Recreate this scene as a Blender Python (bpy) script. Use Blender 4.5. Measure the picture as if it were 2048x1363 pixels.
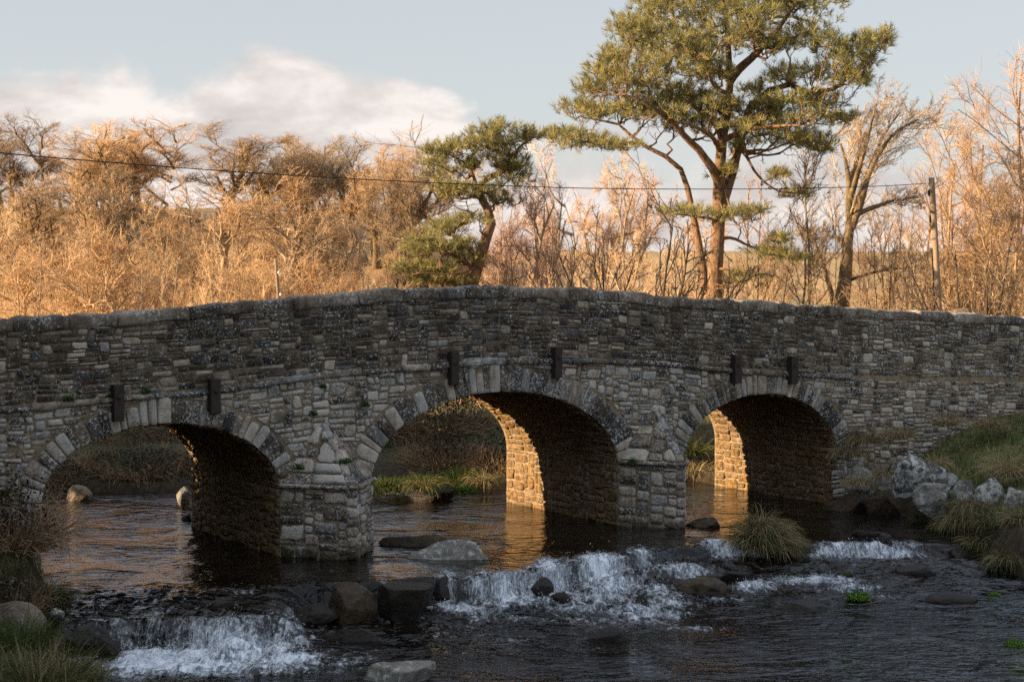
import bpy, math, random
import numpy as np

# ------------------------------------------------------------------ camera, sky, sun, exposure
for o in list(bpy.data.objects):
    bpy.data.objects.remove(o)
S = bpy.context.scene
COL = S.collection
FPX = 3400.0          # focal length in photograph pixels (2048 wide)
EYE = 4.0             # eye height above the pool under the bridge
PITCH = math.radians(-1.95)
cd = bpy.data.cameras.new('camera')
cd.sensor_width = 36.0
cd.lens = FPX / 2048 * 36
cd.clip_start = 0.1
cd.clip_end = 6000
cd.dof.use_dof = True
cd.dof.focus_distance = 27.0
cd.dof.aperture_fstop = 2.5
cam = bpy.data.objects.new('camera', cd)
COL.objects.link(cam)
cam.location = (0, 0, EYE)
cam.rotation_euler = (math.pi / 2 + PITCH, 0, 0)
S.camera = cam
S.view_settings.view_transform = 'Standard'
S.view_settings.look = 'None'
S.view_settings.exposure = 1.4
S.view_settings.gamma = 1.0
S.render.engine = 'CYCLES'
S.cycles.max_bounces = 5
S.cycles.diffuse_bounces = 2
S.cycles.glossy_bounces = 2
S.cycles.caustics_reflective = False
S.cycles.caustics_refractive = False
S.cycles.sample_clamp_indirect = 3.0
S.cycles.use_denoising = False

THETA = math.radians(32.0)            # the bridge runs away to the right
SUN_EL = math.radians(17.0)
_sa = math.radians(16.5)              # the sun stands this far behind the line of the bridge
U = np.array([math.cos(THETA), math.sin(THETA), 0.0])
Nn = np.array([-math.sin(THETA), math.cos(THETA), 0.0])
ORG = np.array([-3.4675, 24.748, 0.0])
sd = -U * math.cos(_sa) + Nn * math.sin(_sa)       # towards the sun, on the level
SUN_AZ = math.atan2(sd[0], sd[1])                  # clockwise from +Y
sun = bpy.data.lights.new('sun', 'SUN')
sun.energy = 5.0
sun.angle = math.radians(0.5)
sun.color = (1.0, 0.74, 0.45)
so = bpy.data.objects.new('sun', sun)
COL.objects.link(so)
so.rotation_euler = (math.pi / 2 - SUN_EL, 0, -SUN_AZ + math.pi)
so.location = (-40, 0, 40)

W = bpy.data.worlds.new('World')
S.world = W
W.use_nodes = True


class NT:
    """short-hand for building node trees"""

    def __init__(self, nt):
        self.nt = nt
        nt.nodes.clear()

    def n(self, typ, **kw):
        nd = self.nt.nodes.new(typ)
        for k, v in kw.items():
            if k.startswith('i_'):
                key = k[2:]
                key = int(key) if key.isdigit() else key.replace('_', ' ')
                s = nd.inputs[key]
                if isinstance(v, bpy.types.NodeSocket):
                    self.nt.links.new(v, s)
                else:
                    s.default_value = v
            else:
                setattr(nd, k, v)
        return nd

    def math(self, op, a, b=0.0, clamp=False):
        nd = self.n('ShaderNodeMath', operation=op, use_clamp=clamp)
        for i, v in enumerate((a, b)):
            if isinstance(v, bpy.types.NodeSocket):
                self.nt.links.new(v, nd.inputs[i])
            else:
                nd.inputs[i].default_value = v
        return nd.outputs[0]

    def ramp(self, fac, pts, interp='LINEAR'):
        nd = self.n('ShaderNodeValToRGB')
        cr = nd.color_ramp
        cr.interpolation = interp
        while len(cr.elements) < len(pts):
            cr.elements.new(0.5)
        for e, (p, c) in zip(cr.elements, pts):
            e.position = p
            e.color = (c[0], c[1], c[2], 1) if not isinstance(c, (int, float)) else (c, c, c, 1)
        self.nt.links.new(fac, nd.inputs[0])
        return nd.outputs[0]

    def mix(self, fac, a, b, mode='MIX'):
        nd = self.n('ShaderNodeMix', data_type='RGBA', blend_type=mode)
        for i, v in ((0, fac), (6, a), (7, b)):
            if isinstance(v, bpy.types.NodeSocket):
                self.nt.links.new(v, nd.inputs[i])
            elif i == 0:
                nd.inputs[0].default_value = v
            else:
                nd.inputs[i].default_value = (v[0], v[1], v[2], 1)
        return nd.outputs[2]

    def step(self, v, lo, hi):
        nd = self.n('ShaderNodeMapRange', interpolation_type='SMOOTHSTEP')
        self.nt.links.new(v, nd.inputs[0])
        nd.inputs[1].default_value = lo
        nd.inputs[2].default_value = hi
        return nd.outputs[0]

    def noise(self, vec, scale, detail=4, rough=0.55, dist=0.0):
        nd = self.n('ShaderNodeTexNoise')
        if vec is not None:
            self.nt.links.new(vec, nd.inputs['Vector'])
        nd.inputs['Scale'].default_value = scale
        nd.inputs['Detail'].default_value = detail
        nd.inputs['Roughness'].default_value = rough
        nd.inputs['Distortion'].default_value = dist
        return nd.outputs[0]

    def link(self, a, b):
        self.nt.links.new(a, b)


def build_world():
    t = NT(W.node_tree)
    sky = t.n('ShaderNodeTexSky', sky_type='NISHITA', sun_disc=False, sun_elevation=SUN_EL,
              sun_rotation=SUN_AZ, altitude=300, air_density=1.0, dust_density=1.0, ozone_density=1.5)
    tc = t.n('ShaderNodeTexCoord').outputs['Generated']
    sep = t.n('ShaderNodeSeparateXYZ', i_0=tc)
    x, y, z = sep.outputs
    # a thin, bright winter veil over the blue
    hs = t.n('ShaderNodeHueSaturation', i_Saturation=0.62, i_Value=0.7)
    t.link(sky.outputs[0], hs.inputs['Color'])
    veil = t.ramp(z, [(0.0, (2.75, 2.68, 2.55)), (0.10, (2.48, 2.6, 2.62)), (0.2, (2.3, 2.47, 2.66)), (0.38, (2.0, 2.6, 3.5)), (1.0, (3.9, 4.1, 4.5))])
    skyc = t.mix(0.8, hs.outputs[0], veil)
    # clouds: a bank on the left, a low band along the horizon
    mp = t.n('ShaderNodeMapping', i_Scale=(1.0, 1.0, 1.9))
    t.link(tc, mp.inputs[0])
    n1 = t.noise(mp.outputs[0], 9.0, 9, 0.56, 0.4)
    mp2 = t.n('ShaderNodeMapping', i_Scale=(1.0, 1.0, 2.4), i_Location=(3.1, 1.7, 0.6))
    t.link(tc, mp2.inputs[0])
    n2 = t.noise(mp2.outputs[0], 11.0, 7, 0.6, 0.3)
    ml = t.n('ShaderNodeMapRange', interpolation_type='SMOOTHSTEP')
    t.link(x, ml.inputs[0])
    ml.inputs[1].default_value = -0.07
    ml.inputs[2].default_value = 0.02
    ml.inputs[3].default_value = 0.128
    ml.inputs[4].default_value = 0.070
    d = t.math('MINIMUM', t.math('MULTIPLY', t.math('SUBTRACT', ml.outputs[0], z), 16.0), 0.62)
    f = t.math('ADD', t.math('MULTIPLY', t.math('SUBTRACT', n1, 0.5), 2.2), d)
    m = t.step(f, -0.04, 0.30)
    cc = t.ramp(n2, [(0.38, (2.5, 2.31, 2.24)), (0.5, (3.15, 2.9, 2.76)), (0.60, (3.9, 3.58, 3.38))])
    c = t.mix(t.math('MULTIPLY', m, 0.9), skyc, cc)
    bg = t.n('ShaderNodeBackground', i_Strength=0.1)
    t.link(c, bg.inputs['Color'])
    out = t.n('ShaderNodeOutputWorld')
    t.link(bg.outputs[0], out.inputs[0])


build_world()

# ------------------------------------------------------------------ helpers
RNG = np.random.default_rng(7)
_c, _s = math.cos(PITCH), math.sin(PITCH)


def ray(x, y):
    d = ((x - 1024) / FPX, 1.0, (681.5 - y) / FPX)
    return np.array([d[0], d[1] * _c - d[2] * _s, d[1] * _s + d[2] * _c])


def at(x, y, Y):
    """point seen at pixel x, y at distance Y"""
    r = ray(x, y)
    return np.array([0, 0, EYE]) + r * (Y / r[1])


def onz(x, y, z=0.0):
    r = ray(x, y)
    return np.array([0, 0, EYE]) + r * ((z - EYE) / r[2])


def onface(x, y, w=0.0):
    """pixel -> (s, z) on the face of the bridge"""
    r = ray(x, y)
    C0 = np.array([0, 0, EYE])
    t = ((ORG + Nn * w - C0) @ Nn) / (r @ Nn)
    P = C0 + t * r
    return float((P - ORG) @ U), float(P[2])


def B(s, w, z):
    """bridge coordinates (along, behind the face, up) -> world"""
    s, w, z = np.broadcast_arrays(np.asarray(s, float), np.asarray(w, float), np.asarray(z, float))
    return ORG + s[..., None] * U + w[..., None] * Nn + z[..., None] * np.array([0, 0, 1.0])


def sst(a, b, x):
    t = np.clip((np.asarray(x, float) - a) / (b - a), 0, 1)
    return t * t * (3 - 2 * t)


def _hash(ix, iy, iz, seed):
    h = (ix.astype(np.int64) * 374761393 + iy.astype(np.int64) * 668265263 + iz.astype(np.int64) * 2147483647 + seed * 974634217) & 0xFFFFFFFF
    h = ((h ^ (h >> 13)) * 1274126177) & 0xFFFFFFFF
    h = h ^ (h >> 16)
    return (h & 0xFFFF) / 32767.5 - 1.0


def vnoise(P, seed=0):
    P = np.asarray(P, float)
    i = np.floor(P).astype(np.int64)
    f = P - i
    f = f * f * (3 - 2 * f)
    r = 0
    for dx in (0, 1):
        wx = f[:, 0] if dx else 1 - f[:, 0]
        for dy in (0, 1):
            wy = f[:, 1] if dy else 1 - f[:, 1]
            for dz in (0, 1):
                wz = f[:, 2] if dz else 1 - f[:, 2]
                r = r + wx * wy * wz * _hash(i[:, 0] + dx, i[:, 1] + dy, i[:, 2] + dz, seed)
    return r


def fbm(P, octv=4, seed=0, gain=0.5):
    P = np.asarray(P, float)
    a, r = 1.0, 0
    for k in range(octv):
        r = r + a * vnoise(P * 2 ** k + 17.3 * k, seed + k)
        a *= gain
    return r


def make_mesh(name, V, faces, attrs=None, smooth=True):
    """V (n,3); faces: list of (m,k) int arrays; attrs: per-vertex floats"""
    me = bpy.data.meshes.new(name)
    V = np.asarray(V, np.float32)
    me.vertices.add(len(V))
    me.vertices.foreach_set('co', V.ravel())
    faces = [np.asarray(f, np.int32) for f in faces if len(f)]
    idx = np.concatenate([f.ravel() for f in faces])
    cnt = np.concatenate([np.full(len(f), f.shape[1], np.int32) for f in faces])
    start = np.concatenate([[0], np.cumsum(cnt)[:-1]]).astype(np.int32)
    me.loops.add(len(idx))
    me.loops.foreach_set('vertex_index', idx)
    me.polygons.add(len(cnt))
    me.polygons.foreach_set('loop_start', start)
    me.polygons.foreach_set('use_smooth', np.full(len(cnt), smooth, bool))
    me.update(calc_edges=True)
    for k, a in (attrs or {}).items():
        at_ = me.attributes.new(k, 'FLOAT', 'POINT')
        at_.data.foreach_set('value', np.asarray(a, np.float32))
    return me


def link(name, me, mat, parent=None):
    o = bpy.data.objects.new(name, me)
    COL.objects.link(o)
    if mat is not None:
        me.materials.append(mat)
    if parent is not None:
        o.parent = parent
    return o


def tag(o, label=None, cat=None, group=None, kind=None):
    for k, v in (('label', label), ('category', cat), ('group', group), ('kind', kind)):
        if v:
            o[k] = v
    return o


def empty(name, loc, label, cat, group=None):
    o = bpy.data.objects.new(name, None)
    COL.objects.link(o)
    o.location = loc
    o.empty_display_size = 0.3
    return tag(o, label, cat, group)


class MB:
    """collects pieces into one mesh"""

    def __init__(self):
        self.V, self.F, self.A, self.n = [], [], {}, 0

    def add(self, V, faces, **attrs):
        V = np.asarray(V, float)
        self.V.append(V)
        for f in faces:
            if len(f):
                self.F.append(np.asarray(f, np.int64) + self.n)
        for k, v in attrs.items():
            v = np.full(len(V), v, float) if np.isscalar(v) else np.asarray(v, float)
            self.A.setdefault(k, []).append(v)
        self.n += len(V)

    def build(self, name, mat, parent=None, off=None, smooth=True):
        V = np.concatenate(self.V)
        if off is not None:
            V = V - np.asarray(off)
        by = {}
        for f in self.F:
            by.setdefault(f.shape[1], []).append(f)
        F = [np.concatenate(v) for v in by.values()]
        A = {k: np.concatenate(v) for k, v in self.A.items()}
        return link(name, make_mesh(name, V, F, A, smooth), mat, parent)


def grid_faces(nu, nv):
    i = np.arange(nu * nv).reshape(nu, nv)
    return np.stack([i[:-1, :-1].ravel(), i[1:, :-1].ravel(), i[1:, 1:].ravel(), i[:-1, 1:].ravel()], 1)


def tubes(P, R, sides=3):
    """P (N,k,3), R (N,k): N tubes -> V, quads"""
    N, k, _ = P.shape
    T = np.empty_like(P)
    T[:, 1:-1] = P[:, 2:] - P[:, :-2]
    T[:, 0] = P[:, 1] - P[:, 0]
    T[:, -1] = P[:, -1] - P[:, -2]
    T /= np.linalg.norm(T, axis=2, keepdims=True) + 1e-9
    ref = np.zeros_like(T)
    steep = np.abs(T[..., 2]) > 0.8
    # one reference per tube keeps the rings from twisting
    st = (np.abs(T[..., 2]).mean(1) > 0.75)[:, None] & np.ones_like(steep)
    ref[..., 0] = np.where(st, 1.0, 0.0)
    ref[..., 2] = np.where(st, 0.0, 1.0)
    A = np.cross(T, ref)
    A /= np.linalg.norm(A, axis=2, keepdims=True) + 1e-9
    Bv = np.cross(T, A)
    ang = np.arange(sides) * 2 * math.pi / sides
    V = P[:, :, None, :] + R[:, :, None, None] * (np.cos(ang)[None, None, :, None] * A[:, :, None, :] + np.sin(ang)[None, None, :, None] * Bv[:, :, None, :])
    idx = np.arange(N * k * sides).reshape(N, k, sides)
    a = idx[:, :-1, :]
    b = idx[:, 1:, :]
    a2 = np.roll(a, -1, 2)
    b2 = np.roll(b, -1, 2)
    F = np.stack([a.ravel(), a2.ravel(), b2.ravel(), b.ravel()], 1)
    return V.reshape(-1, 3), F


# ------------------------------------------------------------------ materials
def new_mat(name):
    m = bpy.data.materials.new(name)
    m.use_nodes = True
    t = NT(m.node_tree)
    bs = t.n('ShaderNodeBsdfPrincipled')
    out = t.n('ShaderNodeOutputMaterial')
    t.link(bs.outputs[0], out.inputs[0])
    bs.inputs['Roughness'].default_value = 0.9
    bs.inputs['Specular IOR Level'].default_value = 0.25
    return m, t, bs


def attr(t, name):
    return t.n('ShaderNodeAttribute', attribute_name=name).outputs['Fac']


def pos(t):
    return t.n('ShaderNodeNewGeometry').outputs['Position']


def mat_masonry():
    m, t, bs = new_mat('masonry')
    p = pos(t)
    tone, pale, rim = attr(t, 'tone'), attr(t, 'pale'), attr(t, 'rim')
    tone2 = attr(t, 'hue')
    nz = t.noise(p, 7.0, 6, 0.62)
    big = t.noise(p, 0.75, 4, 0.6)
    k = t.math('ADD', t.math('ADD', tone, t.math('MULTIPLY', t.math('SUBTRACT', nz, 0.5), 0.9)), t.math('MULTIPLY', pale, 0.22))
    k = t.math('ADD', k, t.math('MULTIPLY', t.math('SUBTRACT', big, 0.5), 0.7))
    cool = t.ramp(k, [(0.05, (0.014, 0.0148, 0.0165)), (0.30, (0.042, 0.0415, 0.042)), (0.56, (0.13, 0.122, 0.112)), (0.84, (0.31, 0.295, 0.27)), (1.05, (0.46, 0.44, 0.405))])
    warm = t.ramp(k, [(0.05, (0.020, 0.0145, 0.0105)), (0.30, (0.066, 0.048, 0.034)), (0.56, (0.20, 0.150, 0.108)), (0.84, (0.44, 0.355, 0.27)), (1.05, (0.58, 0.505, 0.41))])
    c = t.mix(t.step(t.math('ADD', tone2, t.math('MULTIPLY', t.math('SUBTRACT', big, 0.5), 1.6)), 0.10, 0.42), cool, warm)
    # grain of the granite
    g = t.noise(p, 95.0, 3, 0.7)
    c = t.mix(t.step(g, 0.56, 0.72), c, (0.32, 0.30, 0.28))
    c = t.mix(t.step(g, 0.44, 0.30), c, t.mix(1.0, c, (0.35, 0.33, 0.32), 'MULTIPLY'))
    # pale lichen, more of it on the lower walling and along stone edges
    l1 = t.noise(p, 3.1, 3, 0.5)
    l2 = t.noise(p, 26.0, 7, 0.72)
    lv = t.math('ADD', t.math('ADD', l2, t.math('MULTIPLY', l1, 0.32)), t.math('MULTIPLY', pale, 0.085))
    lv = t.math('ADD', lv, t.math('MULTIPLY', rim, 0.05))
    c = t.mix(t.math('MULTIPLY', t.step(lv, 0.745, 0.80), 0.9), c, (0.48, 0.465, 0.43))
    # moss in a few places
    ms = t.noise(p, 1.7, 5, 0.6)
    ms2 = t.noise(p, 14.0, 4, 0.6)
    mv = t.math('ADD', ms, t.math('MULTIPLY', ms2, 0.35))
    c = t.mix(t.math('MULTIPLY', t.step(mv, 0.80, 0.90), 0.65), c, (0.055, 0.062, 0.018))
    # rain streaks running down the wall
    sm = t.n('ShaderNodeMapping', i_Scale=(1.0, 1.0, 0.10))
    t.link(p, sm.inputs[0])
    rs = t.noise(sm.outputs[0], 3.4, 5, 0.62, 0.3)
    c = t.mix(t.math('MULTIPLY', t.step(rs, 0.54, 0.68), 0.62), c, t.mix(1.0, c, (0.38, 0.35, 0.31), 'MULTIPLY'))
    lm = t.noise(sm.outputs[0], 7.0, 6, 0.7, 0.2)
    c = t.mix(t.math('MULTIPLY', t.step(lm, 0.69, 0.75), 0.6), c, (0.40, 0.38, 0.34))
    # damp, dark foot where the river rises and falls
    z = t.n('ShaderNodeSeparateXYZ', i_0=p).outputs[2]
    wet = t.step(t.math('ADD', z, t.math('MULTIPLY', t.math('SUBTRACT', nz, 0.5), 0.35)), 0.22, 0.05)
    c = t.mix(t.math('MULTIPLY', wet, 0.75), c, (0.040, 0.033, 0.014))
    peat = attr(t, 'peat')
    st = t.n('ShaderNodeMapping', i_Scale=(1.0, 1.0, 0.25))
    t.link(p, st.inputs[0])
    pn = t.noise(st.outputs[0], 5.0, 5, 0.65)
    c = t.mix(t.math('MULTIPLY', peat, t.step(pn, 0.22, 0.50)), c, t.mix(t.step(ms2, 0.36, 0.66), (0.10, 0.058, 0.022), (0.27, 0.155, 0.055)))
    t.link(c, bs.inputs['Base Color'])
    bs.inputs['Roughness'].default_value = 0.88
    b1 = t.noise(p, 30.0, 8, 0.7)
    bmp = t.n('ShaderNodeBump', i_Strength=0.9, i_Distance=0.02, i_Height=t.math('ADD', b1, t.math('MULTIPLY', g, 0.25)))
    t.link(bmp.outputs[0], bs.inputs['Normal'])
    return m


def mat_mortar():
    m, t, bs = new_mat('lime_mortar')
    p = pos(t)
    n = t.noise(p, 12.0, 7, 0.7)
    n2 = t.noise(p, 2.0, 4, 0.6)
    c = t.ramp(n, [(0.3, (0.13, 0.092, 0.054)), (0.52, (0.31, 0.235, 0.15)), (0.70, (0.45, 0.37, 0.27))])
    z = t.n('ShaderNodeSeparateXYZ', i_0=p).outputs[2]
    c = t.mix(t.math('MULTIPLY', t.step(z, 2.45, 2.85), 0.6), c, (0.085, 0.058, 0.032))
    c = t.mix(t.math('MULTIPLY', t.step(n2, 0.52, 0.66), 0.5), c, (0.055, 0.040, 0.024))
    t.link(c, bs.inputs['Base Color'])
    bs.inputs['Roughness'].default_value = 0.95
    bmp = t.n('ShaderNodeBump', i_Strength=1.0, i_Distance=0.03, i_Height=t.noise(p, 40.0, 8, 0.75))
    t.link(bmp.outputs[0], bs.inputs['Normal'])
    return m


def mat_rock(name, dark, light, lich, lich_t=0.62, rough=0.85, mosst=0.75, mosscol=(0.07, 0.085, 0.02)):
    m, t, bs = new_mat(name)
    p = pos(t)
    n = t.noise(p, 5.0, 7, 0.65)
    c = t.ramp(n, [(0.32, dark), (0.68, light)])
    g = t.noise(p, 70.0, 3, 0.7)
    c = t.mix(t.step(g, 0.55, 0.72), c, tuple(min(1, 1.9 * v + 0.02) for v in light))
    l = t.math('ADD', t.noise(p, 11.0, 8, 0.72), t.math('MULTIPLY', t.noise(p, 2.2, 2, 0.5), 0.25))
    c = t.mix(t.math('MULTIPLY', t.step(l, lich_t + 0.08, lich_t + 0.17), 0.85), c, lich)
    nrm = t.n('ShaderNodeSeparateXYZ', i_0=t.n('ShaderNodeNewGeometry').outputs['Normal']).outputs[2]
    mo = t.math('ADD', t.noise(p, 4.0, 5, 0.65), t.math('MULTIPLY', nrm, 0.22))
    c = t.mix(t.math('MULTIPLY', t.step(mo, mosst, mosst + 0.1), 0.85), c, mosscol)
    t.link(c, bs.inputs['Base Color'])
    bs.inputs['Roughness'].default_value = rough
    bs.inputs['Specular IOR Level'].default_value = 0.3 if rough < 0.6 else 0.2
    bmp = t.n('ShaderNodeBump', i_Strength=0.9, i_Distance=0.03, i_Height=t.noise(p, 18.0, 9, 0.72))
    t.link(bmp.outputs[0], bs.inputs['Normal'])
    return m


def mat_tint(name, ramp, rough=0.85, noise_scale=0, trans=None, spec=0.2):
    """colour ramp over the per-vertex 'tint' attribute"""
    m, t, bs = new_mat(name)
    k = attr(t, 'tint')
    if noise_scale:
        k = t.math('ADD', k, t.math('MULTIPLY', t.math('SUBTRACT', t.noise(pos(t), noise_scale, 5, 0.65), 0.5), 0.7))
    c = t.ramp(k, ramp)
    t.link(c, bs.inputs['Base Color'])
    bs.inputs['Roughness'].default_value = rough
    bs.inputs['Specular IOR Level'].default_value = spec
    if trans:
        tr = t.n('ShaderNodeBsdfTranslucent')
        t.link(c, tr.inputs[0])
        mx = t.n('ShaderNodeMixShader', i_0=trans)
        out = [n for n in t.nt.nodes if n.type == 'OUTPUT_MATERIAL'][0]
        t.link(bs.outputs[0], mx.inputs[1])
        t.link(tr.outputs[0], mx.inputs[2])
        t.link(mx.outputs[0], out.inputs[0])
    return m


def mat_bark(name, dark, light, scale=6.0, stretch=0.3):
    m, t, bs = new_mat(name)
    mp = t.n('ShaderNodeMapping', i_Scale=(1, 1, stretch))
    t.link(pos(t), mp.inputs[0])
    n = t.noise(mp.outputs[0], scale, 7, 0.7)
    c = t.ramp(n, [(0.35, dark), (0.65, light)])
    t.link(c, bs.inputs['Base Color'])
    bmp = t.n('ShaderNodeBump', i_Strength=0.8, i_Distance=0.05, i_Height=t.noise(mp.outputs[0], scale * 3, 6, 0.7))
    t.link(bmp.outputs[0], bs.inputs['Normal'])
    return m


def mat_plain(name, col, rough=0.8, metal=0.0):
    m, t, bs = new_mat(name)
    n = t.noise(pos(t), 25.0, 5, 0.65)
    c = t.mix(t.step(n, 0.3, 0.7), tuple(v * 0.6 for v in col), tuple(v * 1.25 for v in col))
    t.link(c, bs.inputs['Base Color'])
    bs.inputs['Roughness'].default_value = rough
    bs.inputs['Metallic'].default_value = metal
    return m


def mat_water():
    m, t, bs = new_mat('peat_water')
    p = pos(t)
    foam = attr(t, 'foam')
    rap = attr(t, 'rapid')
    mp = t.n('ShaderNodeMapping', i_Scale=(1.0, 0.42, 0.55), i_Rotation=(0, 0, 0.15))
    t.link(p, mp.inputs[0])
    n1 = t.noise(mp.outputs[0], 10.0, 6, 0.62, 1.1)
    n2 = t.noise(p, 2.6, 3, 0.5)
    ms = t.n('ShaderNodeMapping', i_Scale=(1.0, 0.10, 0.12))
    t.link(p, ms.inputs[0])
    fall = t.math('ADD', t.math('MULTIPLY', t.noise(ms.outputs[0], 46.0, 5, 0.6, 0.6), 0.5), t.math('MULTIPLY', n1, 0.5))
    gn = t.n('ShaderNodeSeparateXYZ', i_0=t.n('ShaderNodeNewGeometry').outputs['True Normal']).outputs[2]
    n1 = t.n('ShaderNodeMix', data_type='FLOAT', i_0=t.step(gn, 0.84, 0.62), i_2=n1, i_3=fall).outputs[0]
    f = t.math('ADD', foam, t.math('MULTIPLY', t.math('SUBTRACT', n1, 0.5), 1.7))
    f = t.math('ADD', f, t.math('MULTIPLY', t.math('SUBTRACT', n2, 0.5), 0.5))
    f = t.math('ADD', f, t.math('MULTIPLY', t.math('SUBTRACT', t.noise(mp.outputs[0], 42.0, 5, 0.65, 0.6), 0.5), 0.9))
    msk = t.math('MULTIPLY', t.step(f, 0.34, 1.05), t.step(foam, 0.06, 0.22))
    bed = t.noise(p, 1.3, 4, 0.6)
    base = t.ramp(bed, [(0.35, (0.003, 0.0024, 0.002)), (0.7, (0.011, 0.0068, 0.004))])
    fc = t.ramp(n1, [(0.3, (0.30, 0.36, 0.43)), (0.58, (0.80, 0.84, 0.88))])
    t.link(t.mix(msk, base, fc), bs.inputs['Base Color'])
    r = t.math('ADD', 0.02, t.math('MULTIPLY', msk, 0.5))
    t.link(r, bs.inputs['Roughness'])
    bs.inputs['IOR'].default_value = 1.333
    bs.inputs['Specular IOR Level'].default_value = 0.5
    # ripples
    mr = t.n('ShaderNodeMapping', i_Scale=(0.55, 1.25, 1.0), i_Rotation=(0, 0, 0.18))
    t.link(p, mr.inputs[0])
    w1 = t.noise(mr.outputs[0], 4.2, 3, 0.5, 0.8)
    w2 = t.noise(p, 13.0, 2, 0.5, 0.5)
    h = t.math('ADD', t.math('MULTIPLY', w1, t.math('MULTIPLY', t.math('ADD', 0.048, t.math('MULTIPLY', t.step(rap, 0.10, 0.40), 0.060)), t.math('ADD', 0.16, t.step(t.noise(p, 0.7, 3, 0.55, 0.9), 0.40, 0.62)))), t.math('MULTIPLY', t.math('MULTIPLY', w2, t.math('ADD', rap, 0.3)), 0.018))
    h = t.math('ADD', h, t.math('MULTIPLY', t.math('MULTIPLY', n1, msk), 0.035))
    bmp = t.n('ShaderNodeBump', i_Strength=1.0, i_Distance=1.0, i_Height=h)
    t.link(bmp.outputs[0], bs.inputs['Normal'])
    return m


def mat_ground():
    m, t, bs = new_mat('ground')
    p = pos(t)
    far = attr(t, 'far')
    soil = attr(t, 'soil')
    n = t.noise(p, 1.1, 6, 0.65)
    n2 = t.noise(p, 9.0, 6, 0.7)
    k = t.math('ADD', t.math('MULTIPLY', n, 0.6), t.math('MULTIPLY', n2, 0.4))
    near = t.ramp(k, [(0.36, (0.040, 0.062, 0.016)), (0.48, (0.075, 0.105, 0.028)), (0.58, (0.19, 0.145, 0.065)), (0.7, (0.30, 0.22, 0.11))])
    mud = t.ramp(n2, [(0.35, (0.014, 0.010, 0.006)), (0.65, (0.055, 0.040, 0.024))])
    near = t.mix(soil, near, mud)
    nf = t.noise(p, 0.12, 6, 0.65)
    moor = t.ramp(nf, [(0.35, (0.24, 0.155, 0.075)), (0.5, (0.36, 0.235, 0.12)), (0.66, (0.30, 0.25, 0.10))])
    c = t.mix(far, near, moor)
    t.link(c, bs.inputs['Base Color'])
    bs.inputs['Roughness'].default_value = 1.0
    bmp = t.n('ShaderNodeBump', i_Strength=0.7, i_Distance=0.05, i_Height=n2)
    t.link(bmp.outputs[0], bs.inputs['Normal'])
    return m


M = {}
M['masonry'] = mat_masonry()
M['mortar'] = mat_mortar()
M['water'] = mat_water()
M['ground'] = mat_ground()
M['iron'] = mat_plain('rusted_iron', (0.042, 0.028, 0.023), 0.65)
M['tarmac'] = mat_plain('road_tarmac', (0.05, 0.05, 0.05))
M['granite'] = mat_rock('lichened_granite', (0.10, 0.092, 0.078), (0.27, 0.25, 0.215), (0.50, 0.49, 0.45), 0.56, 0.85, 0.80)
M['granite_white'] = mat_rock('white_lichened_granite', (0.040, 0.036, 0.030), (0.19, 0.178, 0.155), (0.54, 0.53, 0.49), 0.51, 0.85, 0.74, (0.035, 0.030, 0.012))
M['wet_rock'] = mat_rock('wet_dark_rock', (0.006, 0.0045, 0.003), (0.026, 0.018, 0.011), (0.06, 0.042, 0.025), 0.70, 0.5, 0.9)
M['brown_rock'] = mat_rock('mossy_brown_rock', (0.016, 0.011, 0.006), (0.075, 0.048, 0.026), (0.15, 0.11, 0.065), 0.66, 0.5, 0.72, (0.075, 0.075, 0.022))
M['tan_rock'] = mat_rock('tan_rock', (0.075, 0.056, 0.040), (0.22, 0.17, 0.125), (0.38, 0.35, 0.30), 0.62, 0.8, 0.9)
TW = [(0.0, (0.33, 0.19, 0.092)), (0.5, (0.60, 0.375, 0.19)), (1.0, (0.79, 0.57, 0.34))]
M['twig'] = mat_tint('orange_twigs', TW)
M['twig_grey'] = mat_tint('greyish_twigs', [(0, (0.20, 0.135, 0.085)), (0.5, (0.42, 0.30, 0.19)), (1, (0.62, 0.48, 0.33))])
M['twig_dark'] = mat_tint('brown_twigs', [(0, (0.15, 0.095, 0.055)), (0.5, (0.33, 0.215, 0.125)), (1, (0.52, 0.37, 0.22))])
M['twig_pink'] = mat_tint('pinkish_twigs', [(0, (0.38, 0.22, 0.15)), (0.5, (0.68, 0.43, 0.29)), (1, (0.82, 0.60, 0.44))])
M['twig_black'] = mat_tint('dark_bare_stems', [(0, (0.022, 0.017, 0.013)), (0.5, (0.055, 0.041, 0.028)), (1, (0.12, 0.088, 0.056))])
M['bark'] = mat_bark('mossy_bark', (0.085, 0.062, 0.034), (0.29, 0.205, 0.112))
M['bark_pale'] = mat_bark('pale_bark', (0.20, 0.14, 0.085), (0.48, 0.37, 0.25))
M['bark_pine'] = mat_bark('orange_pine_bark', (0.070, 0.041, 0.024), (0.35, 0.205, 0.112), 11.0, 0.4)
M['needles'] = mat_tint('pine_needles', [(0, (0.060, 0.075, 0.028)), (0.5, (0.27, 0.245, 0.088)), (1, (0.52, 0.43, 0.17))], 0.6, trans=0.32)
M['straw'] = mat_tint('grass_blades', [(0, (0.026, 0.045, 0.010)), (0.35, (0.075, 0.105, 0.026)), (0.55, (0.18, 0.135, 0.06)), (1, (0.50, 0.38, 0.22))], trans=0.2)
M['green'] = mat_tint('green_leaves', [(0, (0.018, 0.045, 0.010)), (0.5, (0.045, 0.095, 0.018)), (1, (0.11, 0.18, 0.03))], trans=0.2)
M['lime'] = mat_tint('bright_green_leaves', [(0, (0.035, 0.085, 0.010)), (0.5, (0.085, 0.18, 0.020)), (1, (0.19, 0.29, 0.05))], trans=0.2)
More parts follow.
